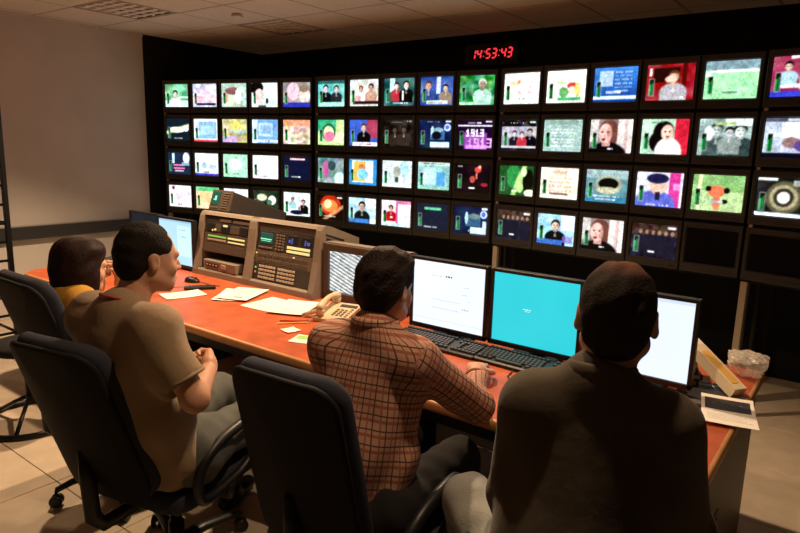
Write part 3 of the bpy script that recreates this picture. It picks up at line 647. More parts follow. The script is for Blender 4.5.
b.build('side_vent', MATS['black_plastic'], t)
MB().box((-hw + .16, .05, (DZ - .04) / 2), (.03, 2 * hd - .30, DZ - .042), .002).build('side_panel', MATS['desk_grey'], t)
for xx in (-1.2, .05, 1.0): MB().box((xx, .10, (DZ - .04) / 2), (.03, 2 * hd - .35, DZ - .042), .002).build('support_panel', MATS['desk_grey'], t)
MB().box((0, .42, .38), (2 * hw - .25, .02, .62)).build('modesty_panel', MATS['desk_grey'], t)
# drawer pedestal and computers below the desk
t = thing('drawer_pedestal', 'grey drawer pedestal under the desk beside the jeans knee', 'drawers', (-1.01, 2.15, 0))
MB().box((0, 0, .34), (.44, .46, .62), .004).build('body', MATS['pedestal_grey'], t)
for k in range(3):
    d = MB().box((0, -.238, .155 + k * .20), (.425, .016, .19), .003).build('drawer', MATS['pedestal_grey'], t)
    MB().tube([(-.06, -.245, .19 + k * .20), (-.06, -.268, .19 + k * .20), (.06, -.268, .19 + k * .20), (.06, -.245, .19 + k * .20)], .005, 8).build('handle', MATS['chrome'], d)
for sx in (-1, 1):
    for sy in (-1, 1): MB().lathe([(.02, 0), (.02, .03)], 12).build('castor', MATS['black_plastic'], t, (sx * .18, sy * .19, 0))
for x_, lab in ((-2.12, 'cream computer tower under the desk below the telephone'), (-2.75, 'cream computer tower under the desk below the loose papers')):
    t = thing('computer_tower', lab, 'computer', (x_, 2.17, 0), 0, 'computers under the desk')
    MB().box((0, 0, .22), (.19, .42, .43), .006).build('case', MATS['tower_cream'], t)
    MB().box((0, -.213, .34), (.15, .008, .042), .002).build('drive_tray', MATS['tower_cream'], t)
    MB().box((0, -.213, .29), (.15, .008, .042), .002).build('drive_tray', MATS['tower_cream'], t)
    MB().lathe([(.011, 0), (.011, .006)], 12, Matrix.Translation((.0, -.210, .22)) @ Matrix.Rotation(PI / 2, 4, 'X')).build('power_button', MATS['dark_grey'], t)
    b = MB()
    for k in range(6): b.box((0, -.2115, .06 + k * .02), (.13, .004, .008))
    b.build('vent', MATS['dark_grey'], t)

# ------------------------------------------------------------------ flat screens and keyboards
def lcd(x, y, label, pic, yaw=0.0, sw=.400, sh=.315, dz=0.0):
    t = thing('flat_screen', label, 'monitor', (x, y, DZ + .0006), yaw, 'flat screens on the desk')
    zc = .955 - DZ + dz
    f = MB(); bw = .016
    for s in (-1, 1): f.box((s * (sw / 2 + bw / 2), .012, zc), (bw, .034, sh + 2 * bw), .002)
    f.box((0, .012, zc + sh / 2 + bw / 2), (sw, .034, bw), .002); f.box((0, .012, zc - sh / 2 - bw * .7), (sw + 2 * bw, .034, bw * 1.4), .002)
    f.build('bezel', MATS['black_plastic'], t)
    MB().box((0, .034, zc), (sw + .01, .03, sh + .01), .006).build('back_shell', MATS['black_plastic'], t)
    me = screen_mesh(pic, sw, sh); me.materials.append(MATS['lcd_picture']); mesh_obj('screen', me, None, t, (0, .004, zc))
    MB().box((0, .075, .10), (.07, .05, .20), .008).build('stand', MATS['black_plastic'], t)
    MB().box((0, .09, .007), (.22, .15, .014), .004).build('stand_base', MATS['black_plastic'], t)
p = Pic((.90, .95, 1.0), 100, 78, 3)
p.n(.02, 4).text(.27, .20, .14, (.55, .6, .65), .018).text(.46, .19, .12, (.25, .28, .32), .022)
for yy, xx, ww in ((.32, .72, .08), (.43, .70, .14), (.53, .78, .08), (.58, .78, .08), (.66, .70, .12)): p.text(xx, yy, ww, (.6, .72, .75), .014)
p.r(.25, .58, .66, .59, (.75, .8, .85))
for k in range(13): p.r(.28 + k * .032, .70, .29 + k * .032, .72, (.35, .38, .42))
p.r(.08, .1, .081, .9, (.8, .85, .9)).r(.82, .1, .822, .9, (.8, .85, .9)).r(.0, .9, 1, .91, (.78, .84, .9))
lcd(-1.558, 2.48, 'flat screen showing a white form, behind the plaid shirt man', p)
p = Pic((.10, .72, .78), 100, 78, 4); p.n(.015, 4); p.text(.37, .47, .13, (.85, .95, .95), .022); p.text(.36, .495, .13, (.6, .85, .88), .012)
lcd(-1.112, 2.48, 'flat screen showing a plain turquoise desktop', p)
p = Pic((.86, .91, 1.0), 60, 46, 5); p.n(.015, 4).r(0, 0, 1, .04, (.75, .82, .95))
lcd(-.665, 2.46, 'flat screen showing a blank white page beside the desk end', p)
p = Pic((.62, .84, .92), 60, 46, 6); p.n(.04, 5).r(0, 0, 1, .05, (.5, .7, .85)).r(.55, .1, .95, .8, (.75, .92, .97)).text(.6, .2, .3, (.5, .7, .75), .02).text(.6, .35, .25, (.5, .7, .75), .02)
lcd(-3.975, 2.62, 'flat screen with pale blue page beside the equipment console', p, dz=-.022)
p = Pic((.05, .07, .09), 60, 46, 7); p.n(.02, 5)
lcd(-4.42, 2.66, 'dark flat screen at the far end of the desk near the left wall', p, dz=-.022)

def keyboard(x, y, rz, label):
    t = thing('keyboard', label, 'keyboard', (x, y, DZ + .0006), rz, 'black keyboards on the desk')
    MB().prism([(-.075, 0), (-.077, .014), (-.07, .019), (.07, .034), (.077, .030), (.077, 0)], -.228, .228).build('body', MATS['black_plastic'], t)
    sl = math.atan2(.015, .14); ky = MB()
    M0 = Matrix.Translation((0, -.07, .019)) @ Matrix.Rotation(sl, 4, 'X')
    rows = [(.018, [(-.21, .02), (-.185, .02), (-.16, .018), (-.07, .125), (.02, .018), (.045, .02), (.07, .02)])]
    for r_ in range(5):
        yy = .040 + r_ * .0195 + (.008 if r_ == 4 else 0)
        rows.append((yy, [(-.212 + k * .0195 + (0 if r_ == 4 else r_ * -.002), .0165) for k in range(15)]))
    for yy, ks in rows:
        for kx, kw in ks: ky.box((kx, yy, .0045), (kw, .0165, .009), .002, M0)
        for k in range(3 if yy > .08 else (1 if yy > .035 else 3)):
            ky.box((.107 + (k * .0195 if yy > .08 or yy < .03 else .0195), yy, .0045), (.0165, .0165, .009), .002, M0)
        if yy < .13:
            for k in range(4): ky.box((.166 + k * .0175, yy, .0045), (.0155, .0165, .009), .002, M0)
    o = ky.build('keys', MATS['keycap'], t); o['kind'] = 'stuff'
keyboard(-1.53, 2.380, R(-1), 'black keyboard before the white form screen')
keyboard(-1.07, 2.374, R(-2), 'black keyboard before the turquoise screen')
keyboard(-4.33, 2.43, R(2), 'black keyboard on the desk beyond the seated woman')
def mouse(x, y, rz, label, m='black_plastic'):
    t = thing('computer_mouse', label, 'mouse', (x, y, DZ + .0006), rz)
    b = MB(); vs = []; fs = []; nu, nv = 12, 6
    for j in range(nv + 1):
        a = PI / 2 * j / nv
        for i in range(nu):
            an = 2 * PI * i / nu; rr = math.cos(a) ** .6 if j < nv else 0
            vs.append((.031 * rr * math.cos(an), .056 * rr * math.sin(an), .034 * math.sin(a) * (1 - .12 * math.sin(an))))
    for j in range(nv):
        for i in range(nu): l = (i + 1) % nu; fs.append((j * nu + i, j * nu + l, (j + 1) * nu + l, (j + 1) * nu + i))
    fs.append(tuple(range(nu))[::-1]); b.add(vs, fs, None, True); b.build('shell', MATS[m], t)
    MB().tube([(0, .022, .033), (0, .036, .031)], .004, 8).build('wheel', MATS['dark_grey'], t)
    MB().tube([(0, .055, .008), (.01, .10, .004), (.04, .16, .004), (.05, .24, .004)], .0022, 6).build('cable', MATS['black_plastic'], t)
mouse(-3.50, 2.42, R(-70), 'black computer mouse beside the equipment console')
mouse(-.80, 2.19, R(10), 'black computer mouse next to the dark shirt man')
cord = MB().tube([(-1.10, 2.305, .752), (-1.10, 2.28, .745), (-1.09, 2.22, .745), (-1.06, 2.185, .745), (-1.0, 2.20, .745), (-.93, 2.23, .745), (-.86, 2.22, .745), (-.80, 2.245, .745)], .0025, 6).build('computer_cable', MATS['black_plastic']); tag(cord, 'thin black cable lying on the desk before the turquoise screen', 'cable')

# ------------------------------------------------------------------ equipment console
CX, CY = -3.755, 2.60
t = thing('equipment_console', 'beige two-bay equipment console standing on the desk', 'console', (CX, CY, DZ + .0008))
prof = [(0, 0), (.004, .035), (.012, .06), (.05, .22), (.070, .36), (.082, .405), (.098, .430), (.12, .436), (.16, .428), (.42, .335), (.42, 0)]
def side(x0, x1, name='side_panel', m='console_beige'):
    b = MB(); b.prism(prof, x0, x1); return b.build(name, MATS[m], t)
side(0, .05); side(.53, .60, 'divider'); sp = side(1.13, 1.178)
b = MB()
for k in range(3): b.box((1.1785, .195 + k * .004, .358 - k * .024), (.004, .17, .008), rx=-.30)
b.build('vent_slots', MATS['black_plastic'], sp)
MB().prism([(.085, .412), (.098, .430), (.12, .436), (.16, .428), (.415, .336), (.415, .325), (.16, .415), (.11, .412)], .05, 1.13).build('top_panel', MATS['console_lip'], t)
MB().box((.59, .408, .165), (1.08, .012, .33)).build('back_panel', MATS['panel_dark'], t)
MB().prism([(.003, 0), (.006, .035), (.014, .045), (.40, .045), (.40, 0)], .05, 1.13).build('bottom_panel', MATS['console_lip'], t)
U = Vector((0, .068, .360)).normalized(); Nn = Vector((0, -U.z, U.y))
def FM(x0): return Matrix(((1, 0, 0, x0), (0, U.y, Nn.y, .040), (0, U.z, Nn.z, .045), (0, 0, 0, 1)))   # x, up the face, out of it
LEN = .365
def fbox(parent, name, m, M, items, depth=.01, bev=.0012, base=0.0, stuff=False):
    b = MB()
    for (x, s, w_, h_) in items: b.box((x + w_ / 2, s + h_ / 2, base + depth / 2), (w_, h_, depth), bev, M)
    o = b.build(name, MATS[m], parent)
    if stuff: o['kind'] = 'stuff'
    return o
M1 = FM(.05); BW = .48
u = fbox(t, 'rack_unit', 'panel_dark', M1, [(.004, .325, BW - .008, .037)], .012)
for it in [(.16, .332, .12, .022), (.30, .332, .17, .022)]: fbox(u, 'label_strip', 'panel_mid', M1, [it], .004, base=.012)
u = fbox(t, 'rack_unit', 'panel_dark', M1, [(.004, .255, BW - .008, .067)], .012)
for it in [(.03, .262, .075, .052), (.19, .262, .075, .048), (.385, .262, .075, .052)]: fbox(u, 'meter', 'black_plastic', M1, [it], .005, base=.012)
for it in [(.12, .262, .06, .05), (.28, .262, .09, .05)]: fbox(u, 'panel_block', 'panel_brown', M1, [it], .003, base=.012)
for it in [(.205, .30, .045, .014), (.115, .268, .02, .012), (.09, .262, .014, .012)]: fbox(u, 'indicator', 'led_yellow', M1, [it], .004, base=.016)
u = fbox(t, 'rack_unit', 'panel_brown', M1, [(.004, .185, BW - .008, .066)], .012)
fbox(u, 'green_keys', 'led_green', M1, [(.05 + k * .022, .222, .018, .012) for k in range(9)], .004, base=.012, stuff=True)
fbox(u, 'yellow_keys', 'led_yellow', M1, [(.265 + k * .022, .222, .018, .012) for k in range(8)] + [(.27, .198, .17, .009)], .004, base=.012, stuff=True)
fbox(u, 'cream_keys', 'key_cream', M1, [(.05 + k * .022, .198, .018, .012) for k in range(9)], .004, base=.012, stuff=True)
fbox(t, 'blank_panel', 'panel_brown', M1, [(.004, .118, BW - .008, .064)], .012)
M2 = FM(.60); BW = .53
fbox(t, 'blank_panel', 'panel_brown', M2, [(.004, .322, BW - .008, .04)], .012)
u = fbox(t, 'scope_unit', 'panel_dark', M2, [(.004, .195, BW - .008, .124)], .012)
sc_ = fbox(u, 'scope_screen', 'scope_green', M2, [(.04, .238, .115, .066)], .004, base=.012)
for it in [(.045, .262, .10, .006), (.05, .252, .09, .003)]: fbox(sc_, 'trace', 'scope_trace', M2, [it], .0015, .0003, base=.016)
fbox(u, 'scope_keys', 'panel_mid', M2, [(.03 + k * .022, .205, .018, .012) for k in range(6)] + [(.185 + i * .028, .205 + j * .018, .02, .011) for i in range(3) for j in range(6)], .006, base=.012, stuff=True)
for it in [(.29, .252, .09, .058), (.41, .252, .09, .058)]: fbox(u, 'meter', 'black_plastic', M2, [it], .004, base=.012)
for it in [(.325, .258, .012, .034), (.44, .258, .012, .034), (.46, .262, .026, .02), (.30, .262, .018, .02)]: fbox(u, 'needle_light', 'led_blue', M2, [it], .002, base=.016)
for it in [(.29, .226, .20, .017), (.29, .202, .20, .016)]: fbox(u, 'lit_strip', 'led_yellow', M2, [it], .004, base=.012)
u = fbox(t, 'router_panel', 'panel_mid', M2, [(.004, .112, BW - .008, .080)], .012)
fbox(u, 'router_keys', 'panel_brown', M2, [(.03 + k * .029, .122 + j * .034, .021, .018) for k in range(16) for j in range(2)], .005, base=.012, stuff=True)
for it in [(.36, .172, .012, .009), (.02, .165, .010, .010)]: fbox(u, 'indicator', 'led_yellow', M2, [it], .005, base=.017)
u = fbox(t, 'keypad_panel', 'panel_dark', M2, [(.004, .002, BW - .008, .107)], .012)
fbox(u, 'keypad_keys', 'key_cream', M2, [(.06 + g_ * .175 + i * .0262, .012 + j * .0235, .021, .014) for g_ in range(2) for i in range(6) for j in range(4)], .006, base=.012, stuff=True)
for it in [(.022, .07, .012, .012)]: fbox(u, 'indicator', 'led_green', M2, [it], .005, base=.012)
for it in [(.022, .04, .012, .012)]: fbox(u, 'indicator', 'key_cream', M2, [it], .005, base=.012)
t = thing('video_recorder', 'beige slim video recorder in the lower left bay of the console', 'recorder', (CX + .285, CY + .125, DZ + .0463), R(-2))
MB().box((0, 0, .034), (.36, .22, .062), .003).build('case', MATS['console_beige'], t)
MB().box((-.08, -.111, .036), (.14, .004, .022)).build('display', MATS['black_plastic'], t)
MB().box((.05, -.112, .036), (.05, .006, .03), .002).build('tape_slot', MATS['key_cream'], t)
for k in range(4): MB().box((-.13 + k * .035, -.1145, .036), (.016, .004, .008), .001).build('button', MATS['key_cream'], t)
for sx in (-.15, .15): MB().box((sx, 0, .0015), (.03, .16, .003)).build('foot', MATS['black_plastic'], t)
# waveform monitor lying on the sloping console top
t = thing('waveform_monitor', 'dark waveform monitor with a small green screen on top of the console', 'test scope', (-3.625, CY + .168, DZ + .4313), 0)
t.rotation_euler = (-.342, 0, R(0))
MB().box((0, .235, .072), (.215, .52, .14), .004).build('case', MATS['panel_dark'], t)
MB().box((0, -.029, .072), (.222, .012, .147), .003).build('front_frame', MATS['panel_brown'], t)
s_ = MB().box((-.055, -.036, .085), (.085, .006, .095), .002).build('screen', MATS['scope_green'], t)
b = MB(); b.box((-.052, -.0395, .085), (.018, .002, .032)); b.box((-.060, -.0395, .075), (.03, .002, .005)); b.build('trace', MATS['scope_trace'], s_)
b = MB()
for j in range(7): b.box((.055, -.037, .022 + j * .017), (.07, .006, .009), .001)
for k in range(4): b.box((-.09 + k * .022, -.037, .018), (.015, .006, .01), .001)
o = b.build('keys', MATS['panel_mid'], t); o['kind'] = 'stuff'

# tube monitor beside the console
t = thing('tube_monitor', 'beige tube monitor with slanted text beside the console', 'monitor', (-2.265, 2.70, DZ + .0006))
w_, h_ = .60, .345
vs = []; fs = []
for (ww, hh, y, z0) in ((w_, h_, .0, 0), (w_, h_, .06, 0), (w_ * .97, h_ * .97, .10, .004), (w_ * .74, h_ * .72, .26, .03)):
    vs += [(-ww / 2, y, z0), (ww / 2, y, z0), (ww / 2, y, z0 + hh), (-ww / 2, y, z0 + hh)]
for i in range(3):
    for k in range(4): l = (k + 1) % 4; fs.append((4 * i + k, 4 * i + l, 4 * i + 4 + l, 4 * i + 4 + k))
fs.append((12, 13, 14, 15)); fs.append((3, 2, 1, 0))
MB().add(vs, fs).build('case', MATS['console_beige'], t)
b = MB()
for s in (-1, 1): b.box((s * (w_ / 2 - .02), -.012, h_ / 2), (.04, .026, h_), .004)
b.box((0, -.012, h_ - .025), (w_ - .08, .026, .045), .004); b.box((0, -.012, .03), (w_ - .08, .026, .05), .004)
b.build('bezel', MATS['panel_brown'], t)
p = Pic((.85, .88, .88), 64, 40, 9)
for k in range(20): p.band(2.18, -.56 + k * .072, .014, (.10, .11, .11), .8)
p.n(.2, 24, True); p.band(-.5, .2, .05, (.75, .77, .77), .5)
me = screen_mesh(p, w_ - .08, h_ - .092, .006); me.materials.append(MATS['lcd_picture']); mesh_obj('screen', me, None, t, (0, -.004, h_ / 2 + .005))
for k in range(3): MB().lathe([(.008, 0), (.007, .01)], 12, Matrix.Translation((.14 + .04 * k, -.025, .03)) @ Matrix.Rotation(PI / 2, 4, 'X')).build('knob', MATS['dark_grey'], t)

# ------------------------------------------------------------------ telephone, papers, small things on the desk
t = thing('telephone', 'cream corded desk telephone in front of the tube monitor', 'telephone', (-2.20, 2.42, DZ + .0006), R(14))
MB().prism([(-.11, 0), (-.112, .018), (-.10, .026), (.09, .062), (.11, .055), (.11, 0)], -.095, .095).build('base', MATS['phone_cream'], t)
sl = math.atan2(.036, .19); M0 = Matrix.Translation((0, -.10, .026)) @ Matrix.Rotation(sl, 4, 'X')
b = MB()
for i in range(3):
    for j in range(4): b.box((.0 + i * .024, .035 + j * .022, .002), (.016, .013, .006), .002, M0)
for j in range(5): b.box((.075, .03 + j * .022, .002), (.014, .009, .005), .001, M0)
o = b.build('keypad', MATS['phone_key'], t); o['kind'] = 'stuff'
MB().box((.035, .155, .001), (.10, .03, .004), .001, M0).build('display', MATS['print_dark'], t)
b = MB(); pts = []
for k in range(15):
    a = k / 14; yy = -.105 + .21 * a; zz = .062 + .028 * math.sin(PI * a) + .03 * a
    pts.append((-.062, yy, zz))
b.tube(pts, [.021, .024, .023, .019, .016, .015, .0145, .0145, .0145, .015, .016, .019, .023, .024, .021], 12)
for yy, zz in ((-.09, .05), (.09, .075)): b.lathe([(.020, -.018), (.025, 0), (.025, .012)], 14, Matrix.Translation((-.062, yy, zz)))
b.build('handset', MATS['phone_cream'], t)
b = MB(); pts = []
for k in range(190):
    a = k / 189; bx = -.062 - .07 * math.sin(PI * a) ; by = -.11 - .05 * math.sin(PI * a) + .04 * a; ph = a * 2 * PI * 22
    pts.append((bx - .012 * math.cos(ph) , by, .020 + .040 * (1 - a) * (1 - a) + .009 * math.sin(ph)))
b.tube(pts, .0028, 5); b.build('coiled_cord', MATS['phone_cream'], t)

def sheet(name, label, cat, x, y, rz, w_, h_, z=.7412, m='paper', group=None, curl=.004, prints=(), seed=0):
    rng = random.Random(seed); me = MB(); vs = []; fs = []; nx, ny = 6, 8
    f = lambda u, v: curl * ((u * 2 - 1) ** 2 * rng_a + (v * 2 - 1) ** 2 * rng_b)
    rng_a, rng_b = rng.random(), rng.random()
    for k in (0, 1):
        for j in range(ny + 1):
            for i in range(nx + 1):
                u_, v_ = i / nx, j / ny; vs.append(((u_ - .5) * w_, (v_ - .5) * h_, f(u_, v_) + .0008 * (1 - k)))
    o_ = (nx + 1) * (ny + 1)
    for j in range(ny):
        for i in range(nx):
            a = j * (nx + 1) + i; q = (a, a + 1, a + nx + 2, a + nx + 1); fs.append(q); fs.append(tuple(o_ + z_ for z_ in q[::-1]))
    ed = [i for i in range(nx)] + [(j * (nx + 1) + nx) for j in range(ny)] + [ny * (nx + 1) + i for i in range(nx, 0, -1)] + [j * (nx + 1) for j in range(ny, 0, -1)]
    for k in range(len(ed)): a, b_ = ed[k], ed[(k + 1) % len(ed)]; fs.append((a, o_ + a, o_ + b_, b_))
    me.add(vs, fs, None, False)
    ob = me.build(name, MATS[m], None, (x, y, z), (0, 0, rz)); tag(ob, label, cat, group)
    for (pm, x0, y0, x1, y1) in prints:
        q = MB(); n_ = 5; vs = []; fs = []
        for j in range(n_ + 1):
            for i in range(n_ + 1):
                u_ = x0 + (x1 - x0) * i / n_; v_ = y0 + (y1 - y0) * j / n_; vs.append(((u_ - .5) * w_, (v_ - .5) * h_, f(u_, v_) + .0011))
        for j in range(n_):
            for i in range(n_): a = j * (n_ + 1) + i; fs.append((a, a + 1, a + n_ + 2, a + n_ + 1))
        q.add(vs, fs); q.build('print', MATS[pm], ob)
    return ob
TXT = lambda n_, x0=.12, x1=.88, y0=.2: [('print_grey', x0, y0 + k * .05, x1 - .1 * (k % 3), y0 + k * .05 + .008) for k in range(n_)]
sheet('paper_sheet', 'single white paper lying before the man in the tan shirt', 'paper', -3.235, 2.17, R(-16), .16, .24, prints=TXT(4), seed=1)
sheet('paper_sheet', 'white paper under the pink-marked sheet', 'paper', -2.995, 2.375, R(35), .21, .297, .7412, prints=TXT(5), seed=2)
sheet('paper_sheet', 'white paper with a pink printed mark before the console', 'paper', -2.97, 2.40, R(22), .21, .297, .7505, prints=TXT(6, y0=.55) + [('paper_pink', .45, .14, .75, .26)], seed=3)
sheet('paper_sheet', 'white paper half covered by its neighbour near the keypad', 'paper', -2.68, 2.37, R(3), .23, .26, .7412, prints=TXT(4), seed=4)
sheet('paper_sheet', 'white paper lying on top next to the telephone', 'paper', -2.51, 2.395, R(22), .21, .297, .7475, prints=TXT(3), seed=5)
sheet('note_slip', 'small cream note slip in front of the telephone', 'note', -2.215, 2.085, R(-12), .075, .075, seed=6)
sheet('leaflet', 'small leaflet with green print beside the plaid shirt', 'leaflet', -2.06, 2.03, R(20), .12, .12, prints=[('paper_green', .08, .45, .9, .9)], seed=7)
for k, (x, y, a, m, lab) in enumerate([(-2.30, 2.18, 50, 'carton_print', 'orange pencil lying by the telephone cord'), (-2.32, 2.215, 38, 'lanyard_red', 'red pencil lying by the telephone cord')]):
    t = thing('pencil', lab, 'pencil', (x, y, DZ + .0047), R(a)); b = MB(); b.tube([(-.08, 0, 0), (.07, 0, 0)], .004, 6, smooth=False); b.build('barrel', MATS[m], t)
    MB().tube([(.07, 0, 0), (.088, 0, 0)], [.004, .0006], 6).build('tip', MATS['carton'], t)
t = thing('remote_control', 'slim black remote control next to the computer mouse', 'remote', (-3.29, 2.33, DZ + .0006), R(-36))
MB().box((0, 0, .011), (.045, .19, .021), .005).build('case', MATS['black_plastic'], t)
b = MB()
for i in range(3):
    for j in range(6): b.box((-.012 + i * .012, -.06 + j * .02, .0225), (.007, .01, .003))
o = b.build('buttons', MATS['dark_grey'], t); o['kind'] = 'stuff'
t = thing('eyeglasses', 'thin eyeglasses lying beside the single white paper', 'glasses', (-3.40, 2.15, DZ + .0006), R(20))
for s in (-1, 1):
    MB().tube([(s * .034 + .025 * math.cos(k * PI / 8), 0, .021 + .018 * math.sin(k * PI / 8)) for k in range(16)], .0016, 6, closed=True).build('rim', MATS['black_metal'], t)
    MB().tube([(s * .06, 0, .026), (s * .062, .07, .018), (s * .06, .13, .004)], .0016, 6).build('temple', MATS['black_metal'], t)
MB().tube([(-.010, 0, .024), (0, 0, .027), (.010, 0, .024)], .0016, 6).build('bridge', MATS['black_metal'], t)

# right end of the desk
sheet('magazine', 'open magazine with a dark photograph hanging over the desk end', 'magazine', -.31, 2.415, R(12), .175, .28, .7475, curl=.006, prints=[('print_dark', .07, .52, .93, .90), ('print_grey', .2, .72, .8, .80), ('paper', .25, .62, .42, .67), ('paper', .55, .62, .72, .67)] + TXT(5, .1, .92, .16), seed=8)
sheet('magazine', 'dark glossy magazine under the open one', 'magazine', -.41, 2.56, R(14), .21, .29, .7412, 'print_dark', prints=[('print_grey', .1, .1, .9, .25), ('paper', .1, .86, .9, .93)], curl=.002, seed=9)
t = thing('carton', 'long cream carton with orange print propped on black cassettes', 'box', (-.36, 2.60, DZ + .0006), 0)
Dc = Vector((-.15, .10, .085)).normalized(); Sc = Dc.cross(Vector((0, 0, 1))).normalized(); Uc = Sc.cross(Dc)
Mc = Matrix(((Dc.x, Sc.x, Uc.x, .045), (Dc.y, Sc.y, Uc.y, 0), (Dc.z, Sc.z, Uc.z, .004), (0, 0, 0, 1)))
b = MB(); b.box((.125, -.028, .022), (.25, .003, .044), 0, Mc); b.box((.125, .028, .022), (.25, .003, .044), 0, Mc); b.box((.125, 0, .0015), (.25, .056, .003), 0, Mc); b.box((.125, 0, .0435), (.25, .059, .003), 0, Mc)
b.build('body', MATS['carton'], t)
MB().box((.282, 0, .0435), (.065, .058, .002), 0, Mc).build('end_flap', MATS['paper'], t)
MB().box((.0, 0, .022), (.003, .056, .042), 0, Mc).build('end_flap', MATS['carton'], t)
MB().box((.12, 0, .0458), (.18, .035, .001), 0, Mc).build('print', MATS['carton_print'], t)
MB().box((.12, .0301, .022), (.19, .001, .026), 0, Mc).build('print', MATS['carton_print'], t)
MB().box((.10, .0308, .022), (.06, .001, .016), 0, Mc).build('print', MATS['carton_print_dark'], t)
for k, (x_, y_, a_) in enumerate(((-.53, 2.70, 20), (-.525, 2.695, 26), (-.532, 2.70, 16))):
    t = thing('video_cassette', ['bottom', 'middle', 'top'][k] + ' black cassette of the pile under the carton', 'cassette', (x_, y_, DZ + .0006 + k * .0256), R(a_), 'cassettes under the carton')
    MB().box((0, 0, .0125), (.10, .17, .025), .003).build('shell', MATS['black_plastic'], t)
    MB().box((0, -.0855, .0125), (.08, .001, .016)).build('spine_label', MATS['print_grey'], t)
# crumpled clear bag
bag_m = mat('clear_plastic', (.75, .70, .62), .16, spec=.8, alpha=.45)
rng = np.random.RandomState(5); bm = bmesh.new(); bmesh.ops.create_icosphere(bm, subdivisions=4, radius=1)
dirs = rng.randn(46, 3); dirs /= np.linalg.norm(dirs, axis=1)[:, None]; offs = rng.uniform(.55, 1.0, 46)
for v in bm.verts:
    d = np.array(v.co); r_ = 1.25
    for q, o_ in zip(dirs, offs):
        dp = d @ q
        if dp > .12: r_ = min(r_, o_ / dp)
    r_ *= 1 + .08 * math.sin(9 * d[0] + 4 * d[2]) + .05 * math.sin(17 * d[1] + 11 * d[0])
    v.co = Vector((d[0] * r_ * .125, d[1] * r_ * .09, d[2] * r_ * .07))
zm = min(v.co.z for v in bm.verts)
for v in bm.verts: v.co.z -= zm
me = bpy.data.meshes.new('bag'); bm.to_mesh(me); bm.free()
o = mesh_obj('plastic_bag', me, bag_m, None, (-.325, 2.895, DZ + .001), (0, 0, R(-12))); tag(o, 'crumpled clear plastic bag on the back corner of the desk', 'bag')

# ------------------------------------------------------------------ open black rack by the left wall
t = thing('wire_rack', 'tall open black metal rack with rungs near the left wall', 'rack', (-5.30, 2.04, 0))
for (x, y) in ((0, 0), (-.42, 0), (0, -.40), (-.42, -.40)): MB().box((x, y, .95), (.035, .035, 1.9), .003).build('post', MATS['black_metal'], t)
for k in range(13):
    z = .12 + k * .145
    MB().tube([(0, 0, z), (0, -.40, z)], .011, 8).build('rung', MATS['black_metal'], t); MB().tube([(-.42, 0, z), (-.42, -.40, z)], .011, 8).build('rung', MATS['black_metal'], t)
for z in (.12, .99, 1.86):
    for y in (0, -.40): MB().tube([(-.42, y, z), (0, y, z)], .011, 8).build('crossbar', MATS['black_metal'], t)

